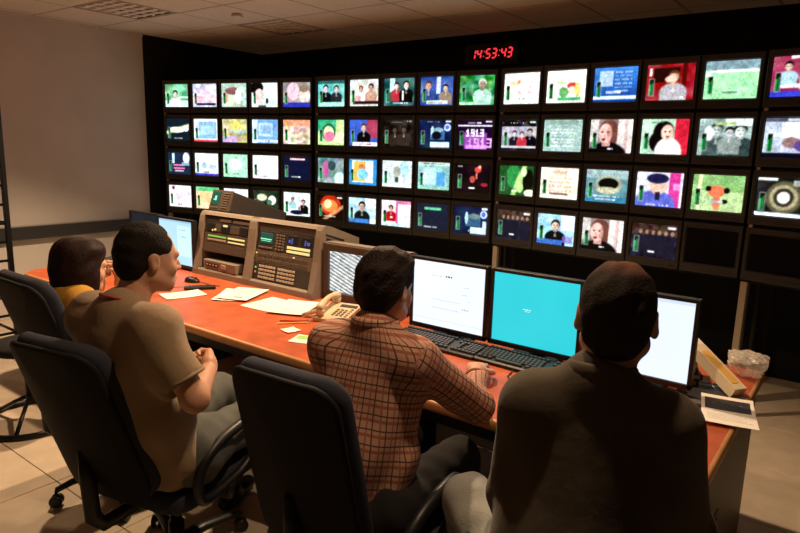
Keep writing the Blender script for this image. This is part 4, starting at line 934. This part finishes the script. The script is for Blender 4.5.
# ------------------------------------------------------------------ chairs
def office_chair(label, loc, yaw, back_top, back_tilt, arms=True, fabric='chair_fabric', star=.5, seat_y=.0, arm_x=.275, back_w=.44, back_h=.58, bend=-.035):
    t = thing('office_chair', label, 'chair', loc, yaw, 'office chairs at the desk')
    s = slab(.49, .47, .085, .10, .035)
    s.build('seat', MATS[fabric], t, (0, seat_y, .43), (R(90), 0, 0))
    MB().box((0, seat_y, .386), (.40, .38, .03), .012).build('seat_pan', MATS['black_plastic'], t)
    yt, zt = back_top
    c = Vector((0, yt + math.sin(back_tilt) * back_h / 2, zt - math.cos(back_tilt) * back_h / 2))
    bk = slab(back_w, back_h, .058, .085, .026, bend=.040, bend2=.0, taper=-.05)
    bk.build('backrest', MATS[fabric], t, c, (back_tilt, 0, 0))
    sh = slab(back_w - .004, back_h - .006, .020, .083, .009, bend=.040, taper=-.05)
    off = Matrix.Rotation(back_tilt, 3, 'X') @ Vector((0, -.0385, 0))
    sh.build('back_shell', MATS['chair_shell'], t, c + off, (back_tilt, 0, 0))
    lo = c + Matrix.Rotation(back_tilt, 3, 'X') @ Vector((0, -.06, -back_h * .30))
    MB().tube([lo + Vector((0, .0, .10)), lo, (0, lo.y + .01, .42), (0, lo.y + .05, .372), (0, seat_y - .05, .372)], [.028, .03, .03, .028, .026], 10, flat=.6).build('back_bar', MATS['black_plastic'], t)
    MB().lathe([(.045, .34), (.05, .372)], 16).build('mechanism', MATS['black_plastic'], t)
    MB().lathe([(.030, .07), (.030, .20), (.022, .205), (.022, .36)], 16).build('gas_column', MATS['black_metal'], t)
    for k in range(5):
        a = 2 * PI * k / 5 + star; d = Vector((math.cos(a), math.sin(a), 0))
        MB().tube([d * .02 + Vector((0, 0, .115)), d * .12 + Vector((0, 0, .115)), d * .24 + Vector((0, 0, .098)), d * .31 + Vector((0, 0, .078))], [.030, .027, .021, .017], 10, flat=.7).build('base_leg', MATS['black_plastic'], t)
        cst = MB(); M0 = Matrix.Translation(d * .31 + Vector((0, 0, .028))) @ Matrix.Rotation(a + 1.1, 4, 'Z') @ Matrix.Rotation(PI / 2, 4, 'Y')
        for s_ in (-.014, .014): cst.lathe([(.020, -.009), (.028, -.006), (.028, .006), (.020, .009)], 16, M0 @ Matrix.Translation((0, 0, s_)))
        cst.tube([d * .31 + Vector((0, 0, .03)), d * .31 + Vector((0, 0, .08))], .006, 8); cst.build('castor', MATS['black_plastic'], t)
    if arms:
        for s_ in (-1, 1):
            pts = []
            for k in range(28):
                a = 2 * PI * k / 28; ca, sa = math.cos(a), math.sin(a)
                yy = seat_y + .0 + .165 * (abs(ca) ** .75) * (1 if ca > 0 else -1); zz = .535 + .105 * (abs(sa) ** .7) * (1 if sa > 0 else -1) + .035 * ca
                pts.append((s_ * (arm_x + .012 * sa), yy, zz))
            MB().tube(pts, .019, 10, closed=True, flat=1.0).build('armrest', MATS['black_plastic'], t)
            MB().tube([(s_ * .16, seat_y, .378), (s_ * (arm_x - .003), seat_y, .385), (s_ * arm_x, seat_y, .435)], .016, 8).build('arm_bracket', MATS['black_plastic'], t)
    return t
office_chair('charcoal office chair leaning back under the man in the tan shirt', (-1.995, 1.270, 0), R(12), (-.475, 1.055), R(19), fabric='chair_fabric_blue', star=.1, back_w=.385, back_h=.62)
office_chair('charcoal office chair behind the man in the plaid shirt', (-1.165, 1.41, 0), R(4), (-.38, 1.09), R(13), fabric='chair_fabric_blue', back_w=.375, arm_x=.245)
office_chair('blue-grey office chair behind the seated woman', (-2.70, 1.47, 0), R(0), (-.43, 1.10), R(18), arms=False, fabric='chair_fabric_blue', star=R(255))
office_chair('charcoal office chair hidden under the man in the dark shirt', (-.42, 1.28, 0), R(14), (-.30, .86), R(8), back_h=.36)
# round stool with a tube ring base
t = thing('ring_base_stool', 'black round stool on a tube ring base beyond the office chairs', 'stool', (-3.80, 1.50, 0), R(20))
MB().tube([(.27 * math.cos(k * PI / 20), .27 * math.sin(k * PI / 20), .017) for k in range(40)], .017, 10, closed=True).build('base_ring', MATS['black_metal'], t)
for k in range(3):
    a = R(60 + 120 * k); MB().tube([(.26 * math.cos(a), .26 * math.sin(a), .022), (.12 * math.cos(a), .12 * math.sin(a), .10), (.0, .0, .16)], .012, 8).build('spoke', MATS['black_metal'], t)
MB().lathe([(.022, .13), (.022, .44)], 14).build('column', MATS['black_metal'], t)
MB().lathe([(.05, .425), (.16, .435), (.18, .455), (.18, .475), (.165, .49), (.10, .497), (.01, .498)], 28).build('seat', MATS['black_cloth'], t)

# ------------------------------------------------------------------ people: smooth implicit surfaces meshed by surface nets
def V(*a): return np.array(a, float)
def cap(a, b, ra, rb=None, k=.02, lat=None, ratio=1.0, op='u'): return dict(t='c', a=np.array(a, float), b=np.array(b, float), ra=ra, rb=ra if rb is None else rb, k=k, lat=lat, ratio=ratio, op=op)
def ell(c, r, rot=None, k=.02, op='u'): return dict(t='e', c=np.array(c, float), r=np.array(r, float), rot=np.eye(3) if rot is None else rot, k=k, op=op)
def half(c, n, k=.004): return dict(t='h', c=np.array(c, float), n=np.array(n, float) / np.linalg.norm(n), k=k, op='i')
def prim_d(p, X):
    if p['t'] == 'c':
        a, b = p['a'], p['b']; Y = X
        if p['lat'] is not None:
            l = p['lat']; s = (1 - 1 / p['ratio']); Y = X - (((X - a) @ l) * s)[..., None] * l; b = b - ((b - a) @ l) * s * l
        ab = b - a; h = np.clip(((Y - a) @ ab) / max(ab @ ab, 1e-9), 0, 1)
        return np.linalg.norm(Y - a - h[..., None] * ab, axis=-1) - (p['ra'] + (p['rb'] - p['ra']) * h)
    if p['t'] == 'e':
        q = (X - p['c']) @ p['rot']; k0 = np.linalg.norm(q / p['r'], axis=-1); k1 = np.linalg.norm(q / p['r'] ** 2, axis=-1) + 1e-9
        return k0 * (k0 - 1) / k1
    return (X - p['c']) @ p['n']
def bounds(p):
    if p['t'] == 'c':
        m = max(p['ra'], p['rb']) * max(1, p['ratio']); return np.minimum(p['a'], p['b']) - m, np.maximum(p['a'], p['b']) + m
    m = p['r'].max(); return p['c'] - m, p['c'] + m
def surface(prims, vox, disp=None):
    us = [p for p in prims if p['op'] == 'u']
    lo = np.min([bounds(p)[0] for p in us], 0) - .03; hi = np.max([bounds(p)[1] for p in us], 0) + .03
    n = np.ceil((hi - lo) / vox).astype(int) + 1
    D = np.full(n, .25)
    ax = [lo[i] + vox * np.arange(n[i]) for i in range(3)]
    def grid(sl): return np.stack(np.meshgrid(*[ax[i][sl[i]] for i in range(3)], indexing='ij'), -1)
    full = tuple(slice(0, m) for m in n)
    for p in prims:
        if p['op'] == 'i': sl = full
        else:
            b0, b1 = bounds(p); m = p['k'] * 1.3 + .03
            i0 = np.maximum(((b0 - m - lo) / vox).astype(int), 0); i1 = np.minimum(((b1 + m - lo) / vox).astype(int) + 2, n)
            sl = tuple(slice(i0[i], i1[i]) for i in range(3))
        d = prim_d(p, grid(sl)); e = D[sl]; k = p['k']
        if p['op'] == 'u': h = np.maximum(k - np.abs(d - e), 0) / k; D[sl] = np.minimum(d, e) - h * h * k * .25
        elif p['op'] == 's': d = -d; h = np.maximum(k - np.abs(d - e), 0) / k; D[sl] = np.maximum(d, e) + h * h * k * .25
        else: h = np.maximum(k - np.abs(d - e), 0) / k; D[sl] = np.maximum(d, e) + h * h * k * .25
    if disp is not None:
        m = np.abs(D) < .035; I = np.argwhere(m); X = lo + I * vox; D[m] += disp(X)
    S = D < 0; nx, ny, nz = n - 1
    cnt = np.zeros((nx, ny, nz)); acc = np.zeros((nx, ny, nz, 3))
    C8 = [(i, j, k_) for i in (0, 1) for j in (0, 1) for k_ in (0, 1)]
    cut = lambda A, c: A[c[0]:c[0] + nx, c[1]:c[1] + ny, c[2]:c[2] + nz]
    for a in C8:
        for ax_ in range(3):
            if a[ax_] == 0:
                b = list(a); b[ax_] = 1; b = tuple(b)
                da, db = cut(D, a), cut(D, b); x = (da < 0) != (db < 0)
                tt = np.where(x, da / np.where(da - db == 0, 1, da - db), 0)
                cnt += x
                for m_ in range(3): acc[..., m_] += np.where(x, a[m_] + (tt if m_ == ax_ else 0), 0)
    act = cnt > 0; idx = -np.ones(act.shape, int); idx[act] = np.arange(act.sum())
    cells = np.argwhere(act); vs = lo + vox * (cells + acc[act] / cnt[act][:, None])
    F = []
    for ax_ in range(3):
        o1, o2 = [(1, 2), (2, 0), (0, 1)][ax_]
        s0 = [slice(1, -1)] * 3; s0[ax_] = slice(0, -1); s1 = [slice(1, -1)] * 3; s1[ax_] = slice(1, None)
        A, B = S[tuple(s0)], S[tuple(s1)]; e = np.argwhere(A != B)
        if not len(e): continue
        flip = A[tuple(e.T)]; base = e.copy(); base[:, o1] += 1; base[:, o2] += 1
        def ix(d1, d2):
            q = base.copy(); q[:, o1] += d1; q[:, o2] += d2; return idx[q[:, 0], q[:, 1], q[:, 2]]
        Q = np.stack([ix(-1, -1), ix(0, -1), ix(0, 0), ix(-1, 0)], 1); Q[~flip] = Q[~flip][:, ::-1]; F.append(Q)
    F = np.concatenate(F); F = F[(F >= 0).all(1)]
    return vs, F
def np_mesh(name, parts, off, attr=None):
    vs = np.concatenate([p[0] for p in parts]) - off; fs = []; k = 0
    for p in parts: fs.append(p[1] + k); k += len(p[0])
    fs = np.concatenate(fs); me = bpy.data.meshes.new(name); me.from_pydata(vs.tolist(), [], fs.tolist())
    me.polygons.foreach_set('use_smooth', [True] * len(me.polygons))
    if attr is not None:
        a = me.attributes.new('cloth', 'FLOAT_VECTOR', 'POINT'); a.data.foreach_set('vector', attr.astype(np.float32).ravel())
    me.update(); return me
def rotm(yaw, pitch=0.0, roll=0.0): return np.array(Euler((pitch, roll, yaw), 'XYZ').to_matrix())
def unit(v): return v / (np.linalg.norm(v) + 1e-9)

def head_prims(c, Rm, s=1.0, female=False):
    L = lambda *p: c + Rm @ (np.array(p, float) * s)
    E = lambda p, r, k=.02, op='u', rot=None: ell(L(*p), np.array(r) * s, Rm if rot is None else Rm @ rot, k, op)
    P = [E((0, -.014, .034), (.077, .096, .088)), E((0, .030, -.022), (.064, .066, .080), .03), E((0, .050, -.078), (.044, .042, .036), .03),
         cap(L(-.05, .0, -.055), L(-.03, .06, -.085), .024 * s, .02 * s, .025), cap(L(.05, .0, -.055), L(.03, .06, -.085), .024 * s, .02 * s, .025),
         E((0, .076, -.098), (.020, .018, .016), .02), cap(L(-.035, .082, .018), L(.035, .082, .018), .012 * s, None, .018),
         E((-.030, .092, -.002), (.015, .012, .011), .012, 's'), E((.030, .092, -.002), (.015, .012, .011), .012, 's'),
         E((-.030, .080, -.003), (.0125, .0115, .0115), .004), E((.030, .080, -.003), (.0125, .0115, .0115), .004),
         cap(L(0, .092, .008), L(0, .112, -.030), .0085 * s, .0115 * s, .012), E((-.012, .102, -.034), (.009, .011, .008), .008), E((.012, .102, -.034), (.009, .011, .008), .008),
         cap(L(-.018, .092, -.061), L(.018, .092, -.061), .0075 * s, None, .006), cap(L(-.016, .091, -.073), L(.016, .091, -.073), .0080 * s, None, .006),
         E((-.045, .062, -.030), (.022, .02, .020), .02), E((.045, .062, -.030), (.022, .02, .020), .02)]
    for sx in (-1, 1):
        er = rotm(sx * -.35, .15)
        P += [E((sx * .079, -.012, -.004), (.009, .018, .030), .008, 'u', er), E((sx * .080, -.010, -.024), (.007, .010, .012), .006), E((sx * .090, -.006, .002), (.006, .011, .018), .006, 's', er)]
    return P
def hand_prims(w, fwd_, nrm, right, curl=.4, spread=.10, thumb_in=.5):
    """w wrist, fwd_ towards the fingers, nrm out of the palm, right hand or not"""
    f = unit(fwd_); nrm = unit(nrm - (nrm @ f) * f); sd = np.cross(f, nrm)        # thumb side
    if not right: sd = -sd
    sd = -sd
    P = [cap(w - f * .02, w + f * .03, .027, .027, .02), cap(w + f * .025 + sd * .018, w + f * .080 + sd * .026, .016, .013, .02), cap(w + f * .025, w + f * .085 + sd * .006, .016, .013, .02),
         cap(w + f * .025 - sd * .012, w + f * .082 - sd * .014, .016, .012, .02), cap(w + f * .02 - sd * .02, w + f * .074 - sd * .032, .015, .011, .02)]
    for i, (o, ln, b0) in enumerate(((.028, .072, .084), (.008, .080, .090), (-.013, .074, .086), (-.032, .058, .076))):
        p = w + f * b0 + sd * o; ang = curl * (.7 + .1 * i); d0 = unit(f + sd * (spread * (1.5 - i)))
        for seg, fr in enumerate((.45, .30, .25)):
            d = unit(d0 * math.cos(ang) + nrm * math.sin(ang)); q = p + d * ln * fr
            P.append(cap(p, q, .0092 - .0008 * seg, .0086 - .0009 * seg, .004)); p = q; ang += curl * .9
    p = w + f * .022 + sd * .026; d = unit(f * .65 + sd * .75 + nrm * .25)
    for ln, r0, dd in ((.042, .0145, d), (.034, .0108, unit(f * .9 + sd * (.7 - thumb_in) + nrm * .35)), (.026, .0095, unit(f + sd * (.4 - thumb_in) + nrm * .45))):
        q = p + dd * ln; P.append(cap(p, q, r0, r0 * .88, .010 if r0 > .012 else .005)); p = q
    return P

def person(label, base, J, head, skin, shirt, sleeve, trousers, hair, folds=0.006, headscale=1.0, plaid=False, girth=1.0, collar=False, hands=(.4, .4), palm=None, seed=0, neck_up=.035, hem=.0, cuff=.03):
    base = np.array(base, float); J = {k_: np.array(v, float) for k_, v in J.items()}
    hc, hy, hp, hr = head; hc = np.array(hc, float); Rh = rotm(R(hy), R(hp), R(hr))
    lat = unit(J['shR'] - J['shL']); lat2 = unit(np.array([lat[0], lat[1], 0])); fw = np.array([-lat2[1], lat2[0], 0])
    mid = (J['shR'] + J['shL']) / 2; pel = J['pel']
    chest = mid + V(0, 0, -.10); belly = pel * .55 + chest * .45 - fw * .0
    nb = mid + V(0, 0, neck_up)
    # --- body
    body = [cap(pel, belly, .105 * girth, .10 * girth, .05, lat2, 1.35), cap(belly, chest, .10 * girth, .105, .05, lat2, 1.4), cap(J['shL'], J['shR'], .05, None, .06)]
    for s_ in 'LR':
        body += [cap(J['sh' + s_], J['el' + s_], .048, .040, .03), cap(J['el' + s_], J['wr' + s_], .042, .028, .02),
                 cap(J['hip' + s_], J['kn' + s_], .078, .055, .04), cap(J['kn' + s_], J['an' + s_], .052, .036, .02)]
    nkb = nb + V(0, 0, -.03); nkt = hc + Rh @ V(0, -.025, -.055) * headscale
    body.append(cap(nkb, nkt, .062 * headscale, .055 * headscale, .03))
    parts = [surface(body, .011)]
    parts.append(surface(head_prims(hc, Rh, headscale) + [cap(nkb, nkt, .060 * headscale, .054 * headscale, .03)], .0042))
    palm = palm or {}
    for s_, cu in zip('LR', hands):
        fd = unit(J['wr' + s_] - J['el' + s_]); nn, fd2 = palm.get(s_, (V(0, 0, -1), fd))
        parts.append(surface(hand_prims(J['wr' + s_], fd2, nn, s_ == 'R', cu), .0034))
    me = np_mesh('person', parts, base); me.materials.append(MATS[skin])
    root = bpy.data.objects.new('person', me); link(root); root.location = base; tag(root, label, 'person', 'people at the control desk')
    # --- eyes
    for sx in (-1, 1):
        b = MB(); b.lathe([(.001, -.0113), (.006, -.0098), (.0113, -.001), (.0113, .001), (.006, .0098), (.001, .0113)], 14)
        ev = b.build('eye', MATS['eye_white'], root, tuple(hc + Rh @ (V(sx * .030, .0815, -.003) * headscale) - base))
        ip = hc + Rh @ (V(sx * .030, .0915, -.003) * headscale) - base
        MB().lathe([(.0055, -.0025), (.005, .001), (.0005, .0022)], 12, Matrix.Rotation(-PI / 2, 4, 'X')).build('iris', MATS['eye_dark'], ev, tuple((ip - np.array(ev.location))), (R(hp), R(hr), R(hy)))
    # --- shirt
    g_ = girth; sp = [cap(pel + V(0, 0, hem), belly, .128 * g_, .124 * g_, .05, lat2, 1.38), cap(belly, chest, .124 * g_, .122, .05, lat2, 1.42),
          cap(J['shL'] * .92 + mid * .08 + V(0, 0, -.01), J['shR'] * .92 + mid * .08 + V(0, 0, -.01), .066, None, .06), cap(mid + V(0, 0, -.01), nb + V(0, 0, .022), .082, .066, .05)] + [cap(nb + V(0, 0, .018), mid + (J['sh' + s_] - mid) * .80, .060, .058, .05) for s_ in 'LR']
    hems = []
    segs = [('t', pel, mid, .16)]
    for s_ in 'LR':
        if sleeve == 'short':
            e = J['sh' + s_] + (J['el' + s_] - J['sh' + s_]) * .70
            sp.append(cap(J['sh' + s_], e, .064, .064, .075)); sp.append(ell(e + unit(J['el' + s_] - J['sh' + s_]) * .055, (.085, .085, .085), None, .003, 's'))
            segs.append(('a', J['sh' + s_], J['el' + s_], .06)); hems.append((e - unit(J['el' + s_] - J['sh' + s_]) * .002, unit(J['el' + s_] - J['sh' + s_]), .0655))
        else:
            u_ = unit(J['wr' + s_] - J['el' + s_]); e = J['wr' + s_] - u_ * cuff
            sp += [cap(J['sh' + s_], J['el' + s_], .064, .058, .065), cap(J['el' + s_], e, .056, .045, .03), ell(e + u_ * .045, (.058, .058, .058), None, .003, 's')]; hems.append((e + u_ * .006, u_, .0445))
            segs += [('a', J['sh' + s_], J['el' + s_], .06), ('a', J['el' + s_], J['wr' + s_], .05)]
    rng = np.random.RandomState(seed); W = rng.randn(5, 3) * 13; ph = rng.rand(5) * 6
    def wr(X):
        d = np.zeros(len(X))
        for w_, f_ in zip(W, ph): d += np.sin(X @ w_ + f_ + 1.6 * np.sin(X @ w_[::-1] * .6))
        Z = X[:, 2]; lx = (X - mid) @ lat2
        pl = np.sin(lx * 62 + 2.2 * np.sin(Z * 9 + seed)) * np.clip((mid[2] - .02 - Z) * 5, 0, 1) * (np.abs(lx) < .26)
        return folds * (.28 * d + .55 * pl)
    sv, sf = surface(sp, .0085, wr)
    at_ = None
    if plaid:
        best = np.full(len(sv), 9.0); at_ = np.zeros((len(sv), 3))
        for ty, a, b, r_ in segs:
            ab = b - a; l_ = np.linalg.norm(ab); u_ = ab / l_; h = np.clip(((sv - a) @ u_), 0, l_); q = sv - a - h[:, None] * u_
            if ty == 't': ql = (q @ lat2); qf = q @ fw; dd = np.sqrt((ql / 1.4) ** 2 + qf ** 2) - .125; ang = np.arctan2(ql / 1.4, -qf) * .165
            else:
                n1 = unit(np.cross(u_, V(0, 0, 1) + .01)); n2 = np.cross(u_, n1); dd = np.linalg.norm(q, axis=1) - r_; ang = np.arctan2(q @ n2, q @ n1) * r_
            m = dd < best; best[m] = dd[m]; at_[m, 0] = ang[m]; at_[m, 1] = ((sv - a) @ u_)[m]
    me = np_mesh('shirt', [(sv, sf)], base, at_); me.materials.append(MATS[shirt]); so = mesh_obj('shirt', me, None, root)
    for e, u_, hr_ in hems:
        n1 = unit(np.cross(u_, V(0, 0, 1))); n2 = np.cross(u_, n1)
        MB().tube([tuple(e + (n1 * math.cos(k * PI / 14) + n2 * math.sin(k * PI / 14)) * hr_ - base) for k in range(28)], .0055, 8, closed=True).build('sleeve_hem', MATS['plaid_hem' if plaid else shirt], so)
    if collar:
        cpts = []
        for k in range(24):
            a = 2 * PI * k / 24; cpts.append(nb + lat2 * .066 * math.sin(a) + fw * (.068 * -math.cos(a) + .004) + V(0, 0, .052 + .014 * math.cos(a)))
        b = MB(); b.tube([tuple(p - base) for p in cpts], .010, 8, closed=True, flat=2.0)
        bm_ = b.mesh('collar')
        if plaid:
            a_ = bm_.attributes.new('cloth', 'FLOAT_VECTOR', 'POINT'); co = np.array([v.co for v in bm_.vertices]); ang = np.arctan2((co + base - nb) @ lat2, -((co + base - nb) @ fw))
            a_.data.foreach_set('vector', np.stack([ang * .07, co[:, 2], 0 * ang], 1).astype(np.float32).ravel())
        mesh_obj('collar', bm_, MATS[shirt], so)
    # --- trousers
    tp = [cap(J['hipL'], J['hipR'], .118 * g_, None, .05)]
    for s_ in 'LR':
        tp += [cap(J['hip' + s_], J['kn' + s_], .096, .070, .05), cap(J['kn' + s_], J['an' + s_] + V(0, 0, .03), .070, .055, .03)]
    tv, tf = surface(tp, .011, lambda X: .003 * np.sin(X @ V(55, 30, 40)) + .002 * np.sin(X @ V(-30, 70, 20)))
    me = np_mesh('trousers', [(tv, tf)], base); me.materials.append(MATS[trousers]); mesh_obj('trousers', me, None, root)
    for s_ in 'LR':
        a = J['an' + s_]; fd = unit(V(*(J['kn' + s_] - J['hip' + s_])[:2], 0)); g0 = V(a[0], a[1], 0)
        sv_, sf_ = surface([cap(g0 + V(0, 0, .045) - fd * .05, g0 + V(0, 0, .040) + fd * .14, .040, .034, .02), cap(a + V(0, 0, -.02), g0 + V(0, 0, .05), .045, .043, .03), half(g0 + V(0, 0, .006), (0, 0, -1))], .009)
        me = np_mesh('shoe', [(sv_, sf_)], base); me.materials.append(MATS['shoe_black']); mesh_obj('shoe', me, None, root)
    # --- hair
    hm, style = hair; Lh = lambda *p: hc + Rh @ (np.array(p, float) * headscale)
    hrng = np.random.RandomState(seed + 7); HW_ = hrng.randn(6, 3) * 75
    def tuft(X): return sum(np.sin(X @ w_ + i) for i, w_ in enumerate(HW_)) * (.0008 if style != 'thick' else .0016)
    E = lambda p, r, k=.02, op='u': ell(Lh(*p), np.array(r) * headscale, Rh, k, op)
    if style == 'bob':
        hpz = [E((0, -.020, .040), (.096, .108, .098)), E((0, -.045, -.045), (.098, .080, .110), .04), E((-.068, .008, -.06), (.030, .055, .09), .03), E((.068, .008, -.06), (.030, .055, .09), .03),
               E((0, .122, -.045), (.075, .068, .095), .012, 's'), half(Lh(0, 0, -.145), Rh @ V(0, .0, -1), .02), E((0, .025, .080), (.080, .062, .040), .03)]
    elif style == 'thick':
        hpz = [E((0, -.020, .044), (.087, .103, .098)), E((0, -.055, -.005), (.078, .062, .085), .03), E((0, .03, .078), (.066, .065, .045), .04), E((0, .120, -.015), (.075, .068, .085), .012, 's'),
               E((-.085, .015, -.045), (.022, .052, .055), .01, 's'), E((.085, .015, -.045), (.022, .052, .055), .01, 's'), half(Lh(0, 0, -.082), Rh @ V(0, .25, -1), .015)]
    else:
        hpz = [E((0, -.018, .037), (.0800, .0985, .0905)), E((0, -.060, -.015), (.068, .048, .072), .03), E((0, .118, .0), (.085, .068, .088), .012, 's'),
               E((-.085, .012, -.045), (.022, .055, .050), .01, 's'), E((.085, .012, -.045), (.022, .055, .050), .01, 's'), half(Lh(0, 0, -.075), Rh @ V(0, .25, -1), .015)]
    if style == 'bald':                          # thinning crown: scalp shows through the hair
        nt_ = MATS[hm].node_tree; cr = Lh(.012, -.02, .125) - base; g1 = nt_.nodes.new('ShaderNodeTexCoord'); g2 = nt_.nodes.new('ShaderNodeVectorMath'); g2.operation = 'DISTANCE'; g2.inputs[1].default_value = tuple(cr)
        g3 = nt_.nodes.new('ShaderNodeMapRange'); g3.inputs['From Min'].default_value = .02; g3.inputs['From Max'].default_value = .075
        g4 = nt_.nodes.new('ShaderNodeMix'); g4.data_type = 'RGBA'; g4.inputs['A'].default_value = (.13, .055, .035, 1); g4.inputs['B'].default_value = (.020, .014, .010, 1)
        nt_.links.new(g1.outputs['Object'], g2.inputs[0]); nt_.links.new(g2.outputs['Value'], g3.inputs['Value']); nt_.links.new(g3.outputs[0], g4.inputs['Factor']); nt_.links.new(g4.outputs['Result'], nt_.nodes['Principled BSDF'].inputs['Base Color'])
    hv, hf = surface(hpz, .005, tuft)
    me = np_mesh('hair', [(hv, hf)], base); me.materials.append(MATS[hm]); mesh_obj('hair', me, None, root)
    return root, dict(nb=nb, fw=fw, lat=lat2, base=base)

# plaid cloth
m = bpy.data.materials.new('plaid'); m.use_nodes = True; nt = m.node_tree; N = nt.nodes; L = nt.links; b = N['Principled BSDF']; b.inputs['Roughness'].default_value = .9; MATS['plaid'] = m
at_ = N.new('ShaderNodeAttribute'); at_.attribute_name = 'cloth'; sx = N.new('ShaderNodeSeparateXYZ'); L.new(at_.outputs['Vector'], sx.inputs[0])
def math_(op, a, bb=None, cc=None):
    n_ = N.new('ShaderNodeMath'); n_.operation = op
    for i, q in enumerate((a, bb, cc)):
        if q is None: continue
        if isinstance(q, (int, float)): n_.inputs[i].default_value = q
        else: L.new(q, n_.inputs[i])
    return n_.outputs[0]
def stripes(src, per, ph_, wd): return math_('LESS_THAN', math_('FRACT', math_('ADD', math_('DIVIDE', src, per), ph_)), wd)
dark = math_('MAXIMUM', stripes(sx.outputs[0], .042, 20.0, .10), stripes(sx.outputs[1], .042, 20.0, .10))
soft = math_('MAXIMUM', stripes(sx.outputs[0], .042, 20.45, .12), stripes(sx.outputs[1], .042, 20.45, .22))
mx = N.new('ShaderNodeMix'); mx.data_type = 'RGBA'; mx.inputs['A'].default_value = (.46, .26, .18, 1); mx.inputs['B'].default_value = (.30, .105, .065, 1); L.new(soft, mx.inputs['Factor'])
mx2 = N.new('ShaderNodeMix'); mx2.data_type = 'RGBA'; mx2.inputs['B'].default_value = (.095, .032, .024, 1); L.new(mx.outputs['Result'], mx2.inputs['A']); L.new(dark, mx2.inputs['Factor'])
L.new(mx2.outputs['Result'], b.inputs['Base Color'])

mat('plaid_hem', (.38, .19, .12), .9)
# the man in the tan T-shirt
r2, i2 = person('man in a tan T-shirt with a red lanyard, arms folded', (-1.86, 1.25, 0),
    dict(pel=(-1.90, 1.15, .575), shL=(-2.02, 1.01, 1.08), shR=(-1.655, 1.02, 1.085), elL=(-2.13, 1.10, .86), elR=(-1.555, 1.07, .885), wrL=(-1.86, 1.27, .88), wrR=(-1.69, 1.22, .905),
         hipL=(-2.00, 1.19, .575), hipR=(-1.81, 1.22, .575), knL=(-2.16, 1.62, .585), knR=(-1.86, 1.66, .585), anL=(-2.18, 1.68, .11), anR=(-1.86, 1.72, .11)),
    ((-1.83, 1.105, 1.278), -8, -6, 0), 'skin', 'tee_tan', 'short', 'jeans_grey', ('hair_black', 'short'), folds=.008, headscale=.93, neck_up=.018, girth=1.08, hands=(.7, 1.25), palm={'R': (V(-.5, -.6, 0), V(-.75, .6, .1)), 'L': (V(0, -1, .1), V(.9, .1, 0))}, seed=2)
b = MB(); pts = []
for k in range(21):
    a = -PI * .62 + 2 * PI * .62 * k / 20
    p = i2['nb'] + i2['lat'] * .070 * math.sin(a) + i2['fw'] * (-.074 * math.cos(a) + .012) + V(0, 0, .058 + .022 * math.cos(a)) - i2['base']; pts.append(tuple(p))
b.tube(pts, .004, 6); b.build('lanyard', MATS['lanyard_red'], r2)
# the man in the plaid shirt
person('man in a brown plaid shirt working at the desk', (-1.16, 1.45, 0),
    dict(pel=(-1.15, 1.34, .575), shL=(-1.315, 1.42, 1.03), shR=(-1.02, 1.475, 1.025), elL=(-1.40, 1.60, .83), elR=(-.945, 1.71, .825), wrL=(-1.40, 1.86, .78), wrR=(-1.145, 2.055, .795),
         hipL=(-1.25, 1.36, .575), hipR=(-1.05, 1.37, .575), knL=(-1.30, 1.80, .575), knR=(-1.02, 1.74, .60), anL=(-1.32, 1.78, .11), anR=(-.98, 1.71, .11)),
    ((-1.18, 1.515, 1.214), 2, -10, 0), 'skin', 'plaid', 'long', 'trousers_black', ('hair_brown', 'thick'), folds=.011, headscale=.93, plaid=True, collar=True, hands=(.45, .30), palm={'R': (V(0, 0, -1), V(-.42, .9, -.03))}, seed=3, cuff=.12)
# the man in the dark shirt
person('balding man in a dark olive shirt and pale jeans', (-.42, 1.32, 0),
    dict(pel=(-.41, 1.24, .575), shL=(-.565, 1.288, 1.075), shR=(-.285, 1.366, 1.075), elL=(-.625, 1.34, .80), elR=(-.235, 1.45, .80), wrL=(-.585, 1.54, .70), wrR=(-.33, 1.62, .70),
         hipL=(-.51, 1.26, .575), hipR=(-.32, 1.31, .575), knL=(-.805, 1.44, .665), knR=(-.36, 1.74, .585), anL=(-.86, 1.62, .17), anR=(-.38, 1.85, .11)),
    ((-.420, 1.380, 1.290), 16, -4, 0), 'skin', 'shirt_olive', 'long', 'jeans_light', ('hair_grey', 'bald'), folds=.006, headscale=1.02, neck_up=.050, girth=1.12, collar=True, hands=(.5, .5), seed=4)
# the woman
person('woman with a dark bob and yellow top leaning on one hand', (-2.58, 1.35, 0),
    dict(pel=(-2.62, 1.34, .575), shL=(-2.785, 1.26, .955), shR=(-2.465, 1.22, .955), elL=(-2.83, 1.42, .74), elR=(-2.45, 1.47, .79), wrL=(-2.72, 1.60, .68), wrR=(-2.585, 1.43, 1.00),
         hipL=(-2.67, 1.32, .575), hipR=(-2.49, 1.31, .575), knL=(-2.70, 1.74, .575), knR=(-2.44, 1.72, .575), anL=(-2.72, 1.70, .11), anR=(-2.44, 1.68, .11)),
    ((-2.635, 1.285, 1.115), -16, -6, 0), 'skin_pale', 'shirt_yellow', 'short', 'jeans_blue', ('hair_auburn', 'bob'), folds=.005, headscale=.97, girth=.88, hands=(.4, .7), palm={'R': (V(-.4, -.8, .2), V(-.05, -.05, 1))}, seed=5)
